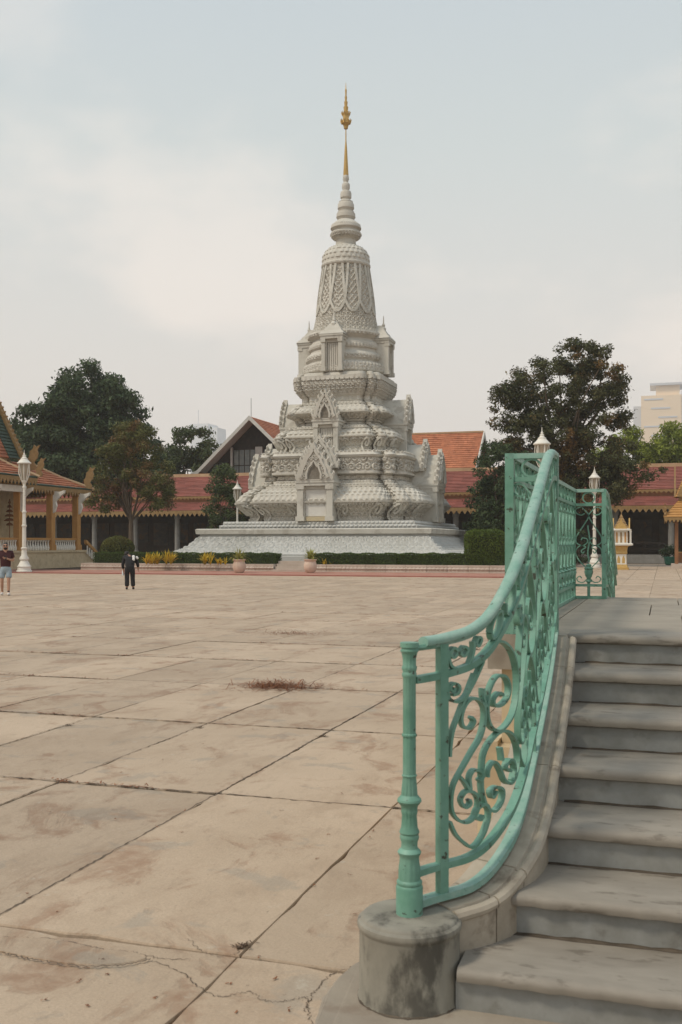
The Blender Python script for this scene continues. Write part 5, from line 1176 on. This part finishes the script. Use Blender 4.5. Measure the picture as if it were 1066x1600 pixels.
for a in range(4):
    mb = MB().prism([(-.4, 0), (.4, 0), (.24, .3), (.1, .42), (0, .72), (-.1, .42), (-.24, .3)], lambda x, z, w: (c.x + x, c.y - w, 2.6 + z), .46, .54); mb.turn(a * math.pi / 2, (c.x, c.y)); part('gable', mb, M['gold'], sh)
c = at(1080, 70)
g2 = empty('gilded_pavilion', c, 'gold roofed open shrine with carved gable at the right edge', 'shrine')
for sx in (-1, 1):
    for sy in (-1, 1): part('column', MB().box(c.x + sx * .95 - .11, c.x + sx * .95 + .11, c.y + sy * .95 - .11, c.y + sy * .95 + .11, .3, 3.35), M['brownpaint'], g2)
part('base', MB().box(c.x - 1.3, c.x + 1.3, c.y - 1.3, c.y + 1.3, 0, .3), M['pinkstone'], g2)
mb = MB()
for a in range(4):
    q = MB(); courses(q, (c.x - 1.75, c.y - 1.75, 3.45), (c.x + 1.75, c.y - 1.75, 3.45), (c.x + .8, c.y - .8, 4.6), (c.x - .8, c.y - .8, 4.6), 7, .05, 8); q.turn(a * math.pi / 2, (c.x, c.y)); mb.add(q.v, q.f)
part('skirt_roof', mb, M['orangepaint'], g2)
mb = MB()
for a in range(4):
    q = MB(); teeth(q, (c.x - 1.75, c.y - 1.76, 3.3), (c.x + 1.75, c.y - 1.76, 3.3), .38, 14); q.turn(a * math.pi / 2, (c.x, c.y)); mb.add(q.v, q.f)
part('fascia', mb, M['goldpaint'], g2)
part('ceiling', MB().box(c.x - 1.6, c.x + 1.6, c.y - 1.6, c.y + 1.6, 3.2, 3.25), M['darkwood'], g2)
part('drum', MB().box(c.x - .8, c.x + .8, c.y - .8, c.y + .8, 4.4, 4.9), M['goldpaint'], g2)
for a in range(4):
    q = MB(); courses(q, (c.x - 1.0, c.y - 1.0, 4.85), (c.x + 1.0, c.y - 1.0, 4.85), (c.x + .35, c.y - .35, 6.5), (c.x - .35, c.y - .35, 6.5), 10, .05, 8); q.turn(a * math.pi / 2, (c.x, c.y)); part('upper_roof', q, M['orangepaint'], g2)
    q = MB().prism([(-.95, 0), (.95, 0), (.75, .5), (.5, .9), (.3, 1.3), (0, 2.1), (-.3, 1.3), (-.5, .9), (-.75, .5)], lambda x, z, w: (c.x + x, c.y - w, 4.85 + z), 1.0, 1.1); q.turn(a * math.pi / 2, (c.x, c.y)); part('gable', q, M['goldpaint'], g2)
    q = MB().prism(fl, lambda u, v, w: (c.x + 1.66 + u * .42, c.y - 1.7 + w, 3.5 + v * .5), -.04, .04); q.turn(a * math.pi / 2, (c.x, c.y)); part('naga_finial', q, M['goldpaint'], g2)
part('finial', MB().lathe([(.4, 6.45), (.3, 6.7), (.2, 6.8), (.22, 6.95), (.1, 7.1), (.02, 8.4)], c, 10), M['gold'], g2)
c = at(1048, 80)
pg = empty('green_pot', c, 'leafy bush in a teal glazed pot before the right gallery', 'potted plant')
part('pot', MB().lathe([(.32, 0), (.44, .1), (.5, .5), (.55, .58), (.55, .66), (.4, .66)], c, 18), M['potgreen'], pg)
V, F = leaf_quads(np.array([(c.x, c.y, 1.15), (c.x - .4, c.y, 1.0), (c.x + .4, c.y, 1.0)]), np.array([.6, .5, .5]), 900, .2); npmesh('leaves', V, F, M['leafdark'], pg, False)
c = at(1062, 79)
pc_ = empty('wooden_stand', c, 'small ochre wooden stand beside the teal pot', 'stand')
part('top', MB().box(c.x - .35, c.x + .35, c.y - .3, c.y + .3, .95, 1.05), M['orangepaint'], pc_)
for sx in (-1, 1):
    for sy in (-1, 1): part('leg', MB().box(c.x + sx * .28 - .05, c.x + sx * .28 + .05, c.y + sy * .22 - .05, c.y + sy * .22 + .05, 0, .95), M['orangepaint'], pc_)
part('panel', MB().box(c.x - .229, c.x + .229, c.y - .26, c.y - .22, .2, .94), M['brownpaint'], pc_)

# ------------------------------------------------------------------ people
def egg(name, parent, base, face, c, r, m, z0=-1.0, z1=1.0):
    mb = MB(); n = 14; rows = []; cf, sf = math.cos(face), math.sin(face)
    for j in range(9):
        t = math.asin(max(-1, min(1, z0 + (z1 - z0) * j / 8))); rows.append((math.cos(t), math.sin(t)))
    v = []
    for (q, z) in rows:
        for k in range(n):
            a = 2 * math.pi * k / n; x, y = c[0] + r[0] * q * math.cos(a), c[1] + r[1] * q * math.sin(a)
            v.append((base.x + x * cf - y * sf, base.y + x * sf + y * cf, base.z + c[2] + r[2] * z))
    f = [(j * n + k, j * n + (k + 1) % n, (j + 1) * n + (k + 1) % n, (j + 1) * n + k) for j in range(8) for k in range(n)] + [tuple(range(n))[::-1], tuple(range(8 * n, 9 * n))]
    return part(name, mb.add(v, f, True), m, parent, 60)
def skin_obj(name, J, E, m, parent, root, base, face, sub=2):
    """J joint -> ((side, forward, up), radius); grown as one continuous skin"""
    ks = list(J); me = bpy.data.meshes.new(name); cf, sf = math.cos(face), math.sin(face)
    off = Vector(base) - origin(parent)
    def wp(p): return (off.x + p[0] * cf - p[1] * sf, off.y + p[0] * sf + p[1] * cf, off.z + p[2])
    me.from_pydata([wp(J[k][0]) for k in ks], [(ks.index(a), ks.index(b)) for a, b in E], []); me.update()
    o = link(name, me, m, parent); md = o.modifiers.new('skin', 'SKIN'); md.use_smooth_shade = True
    for k, v in zip(ks, me.skin_vertices[0].data):
        r = J[k][1]; v.radius = r if hasattr(r, '__len__') else (r, r); v.use_root = (k == root)
    s = o.modifiers.new('smooth', 'SUBSURF'); s.levels = sub; s.render_levels = sub
    return o
def hand(J, E, w, dirv, side, pre):
    """palm plus five short bent fingers beyond wrist joint w"""
    p = Vector(J[w][0]); d = Vector(dirv).normalized(); s = Vector(side).normalized(); n = d.cross(s)
    J[pre + 'palm'] = (tuple(p + d * .07), (.036, .02)); E.append((w, pre + 'palm'))
    for i, l in enumerate((.075, .085, .08, .062)):
        a = p + d * .085 + s * (.027 - i * .018); b = a + d * l * .55 + n * .012; c_ = b + d * l * .4 + n * .03
        J[pre + 'f%d' % i] = (tuple(a), .009); J[pre + 'g%d' % i] = (tuple(b), .008); J[pre + 'h%d' % i] = (tuple(c_), .006)
        E += [(pre + 'palm', pre + 'f%d' % i), (pre + 'f%d' % i, pre + 'g%d' % i), (pre + 'g%d' % i, pre + 'h%d' % i)]
    a = p + d * .04 + s * .04; b = a + d * .035 + s * .02 + n * .015
    J[pre + 't0'] = (tuple(a), .012); J[pre + 't1'] = (tuple(b), .008); E += [(w, pre + 't0'), (pre + 't0', pre + 't1')]
# man walking towards the camera, phone in hand (his own left is +side when facing -forward)
b = at(9, 33.0); m1 = empty('person', b, 'man in maroon t-shirt, pale denim shorts and sunglasses walking with a phone', 'person')
fa = R(YAW) + math.pi + .25
J = {'hip': ((0, 0, .90), (.13, .10)), 'belly': ((0, .02, 1.06), (.12, .10)), 'chest': ((0, .01, 1.26), (.13, .10)), 'neck': ((0, .01, 1.41), .065), 'head': ((0, .03, 1.53), (.085, .09)), 'crown': ((0, .02, 1.65), (.085, .095)),
     'shl': ((.185, -.01, 1.375), .062), 'ell': ((.25, -.06, 1.11), .046), 'wrl': ((.25, .02, .88), .028), 'shr': ((-.185, -.01, 1.375), .062), 'elr': ((-.235, .0, 1.11), .046), 'wrr': ((-.08, .24, 1.17), .028),
     'thl': ((.10, 0, .82), .088), 'knl': ((.11, .06, .49), .058), 'cal': ((.11, .02, .34), .055), 'anl': ((.11, -.06, .10), .036), 'tol': ((.13, .06, .035), (.04, .03)), 'thr': ((-.10, 0, .82), .088), 'knr': ((-.10, .12, .50), .058), 'car': ((-.10, .12, .34), .055), 'anr': ((-.10, .16, .09), .036), 'tor': ((-.12, .29, .035), (.04, .03))}
E = [('hip', 'belly'), ('belly', 'chest'), ('chest', 'neck'), ('neck', 'head'), ('head', 'crown'), ('chest', 'shl'), ('shl', 'ell'), ('ell', 'wrl'), ('chest', 'shr'), ('shr', 'elr'), ('elr', 'wrr'), ('hip', 'thl'), ('thl', 'knl'), ('knl', 'cal'), ('cal', 'anl'), ('anl', 'tol'), ('hip', 'thr'), ('thr', 'knr'), ('knr', 'car'), ('car', 'anr'), ('anr', 'tor')]
hand(J, E, 'wrl', (0, .1, -1), (0, 1, 0), 'l'); hand(J, E, 'wrr', (.8, .45, .2), (0, .4, 1), 'r')
skin_obj('body', J, E, M['skin'], m1, 'hip', b, fa)
J2 = {'a': ((0, 0, .80), (.185, .14)), 'b': ((0, .02, 1.06), (.172, .14)), 'c': ((0, .01, 1.27), (.185, .135)), 'd': ((0, 0, 1.40), (.105, .085)), 'sl': ((.185, -.01, 1.375), .082), 'el': ((.232, -.045, 1.18), .074), 'sr': ((-.185, -.01, 1.375), .082), 'er': ((-.222, -.004, 1.18), .074)}
skin_obj('shirt', J2, [('a', 'b'), ('b', 'c'), ('c', 'd'), ('c', 'sl'), ('sl', 'el'), ('c', 'sr'), ('sr', 'er')], M['maroon'], m1, 'c', b, fa)
J3 = {'a': ((0, 0, 1.0), (.15, .12)), 'b': ((0, 0, .86), (.17, .125)), 'l': ((.10, .01, .76), .108), 'lk': ((.115, .055, .52), .098), 'r': ((-.10, .02, .76), .108), 'rk': ((-.105, .105, .53), .098)}
skin_obj('shorts', J3, [('a', 'b'), ('b', 'l'), ('l', 'lk'), ('b', 'r'), ('r', 'rk')], M['denim'], m1, 'b', b, fa)
egg('face', m1, b, fa, (0, .03, 1.575), (.078, .098, .115), M['skin'])
egg('nose', m1, b, fa, (0, .13, 1.565), (.016, .022, .024), M['skin'])
egg('hair', m1, b, fa, (0, .012, 1.60), (.086, .103, .105), M['hair'], .35, 1.0)
egg('hair', m1, b, fa, (0, -.028, 1.585), (.084, .07, .09), M['hair'], -.5, .9)
egg('beard', m1, b, fa, (0, .055, 1.525), (.068, .085, .075), M['hair'], -1.0, .15)
for s in (-1, 1): egg('ear', m1, b, fa, (s * .08, .02, 1.57), (.012, .022, .032), M['skin'])
for s in (-1, 1): egg('sunglasses', m1, b, fa, (s * .036, .112, 1.592), (.034, .024, .024), M['black'])
for (x, y0, y1, z) in ((.115, -.11, .13, .05), (-.11, .11, .36, .05)):
    skin_obj('shoe', {'a': ((x, y0, z), .048), 'b': ((x, (y0 + y1) / 2, z), .052), 'c': ((x, y1, z - .01), .042)}, [('a', 'b'), ('b', 'c')], M['shoe'], m1, 'b', b, fa)
for (x, y) in ((.11, -.06), (-.10, .16)): skin_obj('sock', {'a': ((x, y, .09), .045), 'b': ((x, y, .17), .047)}, [('a', 'b')], M['black'], m1, 'a', b, fa)
cf, sf = math.cos(fa), math.sin(fa)
def pw(bs, p, f): return Vector((bs.x + p[0] * math.cos(f) - p[1] * math.sin(f), bs.y + p[0] * math.sin(f) + p[1] * math.cos(f), bs.z + p[2]))
q = pw(b, (-.01, .28, 1.20), fa)
ph = part('phone', MB().box(q.x - .04, q.x + .04, q.y - .006, q.y + .006, q.z - .06, q.z + .08), M['black']); tag(ph, 'dark phone held in front of the chest by the man in maroon', 'phone')
# second visitor, seen from behind, bending forward
b = at(203, 37.2); m2 = empty('person', b, 'person in black clothes bending forward on the plaza, seen from behind', 'person'); fa = R(YAW) + .15
J = {'hip': ((0, -.06, .84), (.12, .10)), 'belly': ((0, .03, .98), (.10, .09)), 'chest': ((-.02, .16, 1.14), (.11, .09)), 'neck': ((-.06, .24, 1.22), .06), 'head': ((-.12, .33, 1.27), (.08, .085)),
     'shl': ((-.20, .16, 1.15), .06), 'ell': ((-.26, .16, .90), .045), 'wrl': ((-.24, .22, .70), .028), 'shr': ((.19, .18, 1.14), .06), 'elr': ((.27, .18, .92), .045), 'wrr': ((.29, .26, .76), .028),
     'thl': ((-.10, -.04, .76), .09), 'knl': ((-.10, .0, .45), .062), 'anl': ((-.10, -.04, .08), .042), 'tol': ((-.11, .09, .035), (.04, .03)), 'thr': ((.10, -.04, .76), .09), 'knr': ((.10, .0, .45), .062), 'anr': ((.12, -.03, .08), .042), 'tor': ((.13, .10, .035), (.04, .03))}
E = [('hip', 'belly'), ('belly', 'chest'), ('chest', 'neck'), ('neck', 'head'), ('chest', 'shl'), ('shl', 'ell'), ('ell', 'wrl'), ('chest', 'shr'), ('shr', 'elr'), ('elr', 'wrr'), ('hip', 'thl'), ('thl', 'knl'), ('knl', 'anl'), ('anl', 'tol'), ('hip', 'thr'), ('thr', 'knr'), ('knr', 'anr'), ('anr', 'tor')]
hand(J, E, 'wrl', (0, .2, -1), (0, 1, 0), 'l'); hand(J, E, 'wrr', (0, .3, -1), (0, 1, 0), 'r')
skin_obj('body', J, E, M['skin'], m2, 'hip', b, fa)
J2 = {'a': ((0, -.08, .70), (.18, .15)), 'b': ((0, .02, .98), (.19, .15)), 'c': ((-.02, .15, 1.15), (.20, .14)), 'd': ((-.04, .25, 1.20), (.10, .09)), 'sl': ((-.20, .16, 1.15), .082), 'el': ((-.26, .16, .90), .066), 'wl': ((-.245, .21, .74), .052), 'sr': ((.19, .18, 1.14), .082), 'er': ((.27, .18, .92), .066), 'wr': ((.287, .25, .80), .052)}
skin_obj('jacket', J2, [('a', 'b'), ('b', 'c'), ('c', 'd'), ('c', 'sl'), ('sl', 'el'), ('el', 'wl'), ('c', 'sr'), ('sr', 'er'), ('er', 'wr')], M['black'], m2, 'c', b, fa)
J3 = {'a': ((0, -.05, .95), (.15, .12)), 'b': ((0, -.06, .78), (.165, .13)), 'l': ((-.10, -.04, .68), .11), 'lk': ((-.10, 0, .45), .088), 'la': ((-.10, -.03, .09), .085), 'r': ((.10, -.04, .68), .11), 'rk': ((.10, 0, .45), .088), 'ra': ((.12, -.02, .09), .085)}
skin_obj('trousers', J3, [('a', 'b'), ('b', 'l'), ('l', 'lk'), ('lk', 'la'), ('b', 'r'), ('r', 'rk'), ('rk', 'ra')], M['black'], m2, 'b', b, fa)
egg('face', m2, b, fa, (-.13, .33, 1.27), (.076, .10, .11), M['skin'])
egg('hair', m2, b, fa, (-.13, .30, 1.295), (.092, .105, .10), M['hair'], -.6, 1.0)
for (x, y) in ((-.11, .0), (.125, .01)): skin_obj('shoe', {'a': ((x, y - .08, .045), .045), 'b': ((x, y + .04, .048), .048), 'c': ((x, y + .15, .04), .04)}, [('a', 'b'), ('b', 'c')], M['black'], m2, 'b', b, fa)
skin_obj('white_patch', {'a': ((.10, .05, 1.24), .05), 'b': ((.17, .02, 1.13), .06), 'c': ((.10, -.02, 1.04), .05)}, [('a', 'b'), ('b', 'c')], M['whitecloth'], m2, 'b', b, fa)
skin_obj('white_patch', {'a': ((.22, .10, 1.20), .045), 'b': ((.29, .10, 1.10), .05)}, [('a', 'b')], M['whitecloth'], m2, 'b', b, fa)
q = pw(b, (-.26, .28, .50), fa)
bt = part('bottle', MB().lathe([(.036, 0), (.036, .16), (.016, .2), (.016, .23)], q, 12), M['bottle']); tag(bt, 'clear drinks bottle held by the person in black', 'bottle')
# ------------------------------------------------------------------ haze
hv = part('haze', MB().box(-1400, 600, -120, 2100, -1.2, 250), None); hv['kind'] = 'stuff'; hv['label'] = 'thin pale haze over the whole court and city'
hm = bpy.data.materials.new('haze air'); hm.use_nodes = True; t = hm.node_tree; t.nodes.remove(t.nodes['Principled BSDF'])
pvn = t.nodes.new('ShaderNodeVolumePrincipled'); pvn.inputs['Color'].default_value = (.95, .95, .95, 1); pvn.inputs['Density'].default_value = .00032
t.links.new(pvn.outputs[0], t.nodes['Material Output'].inputs['Volume']); hm.cycles.volume_sampling = 'DISTANCE'; hm.cycles.homogeneous_volume = True; hv.data.materials.append(hm)
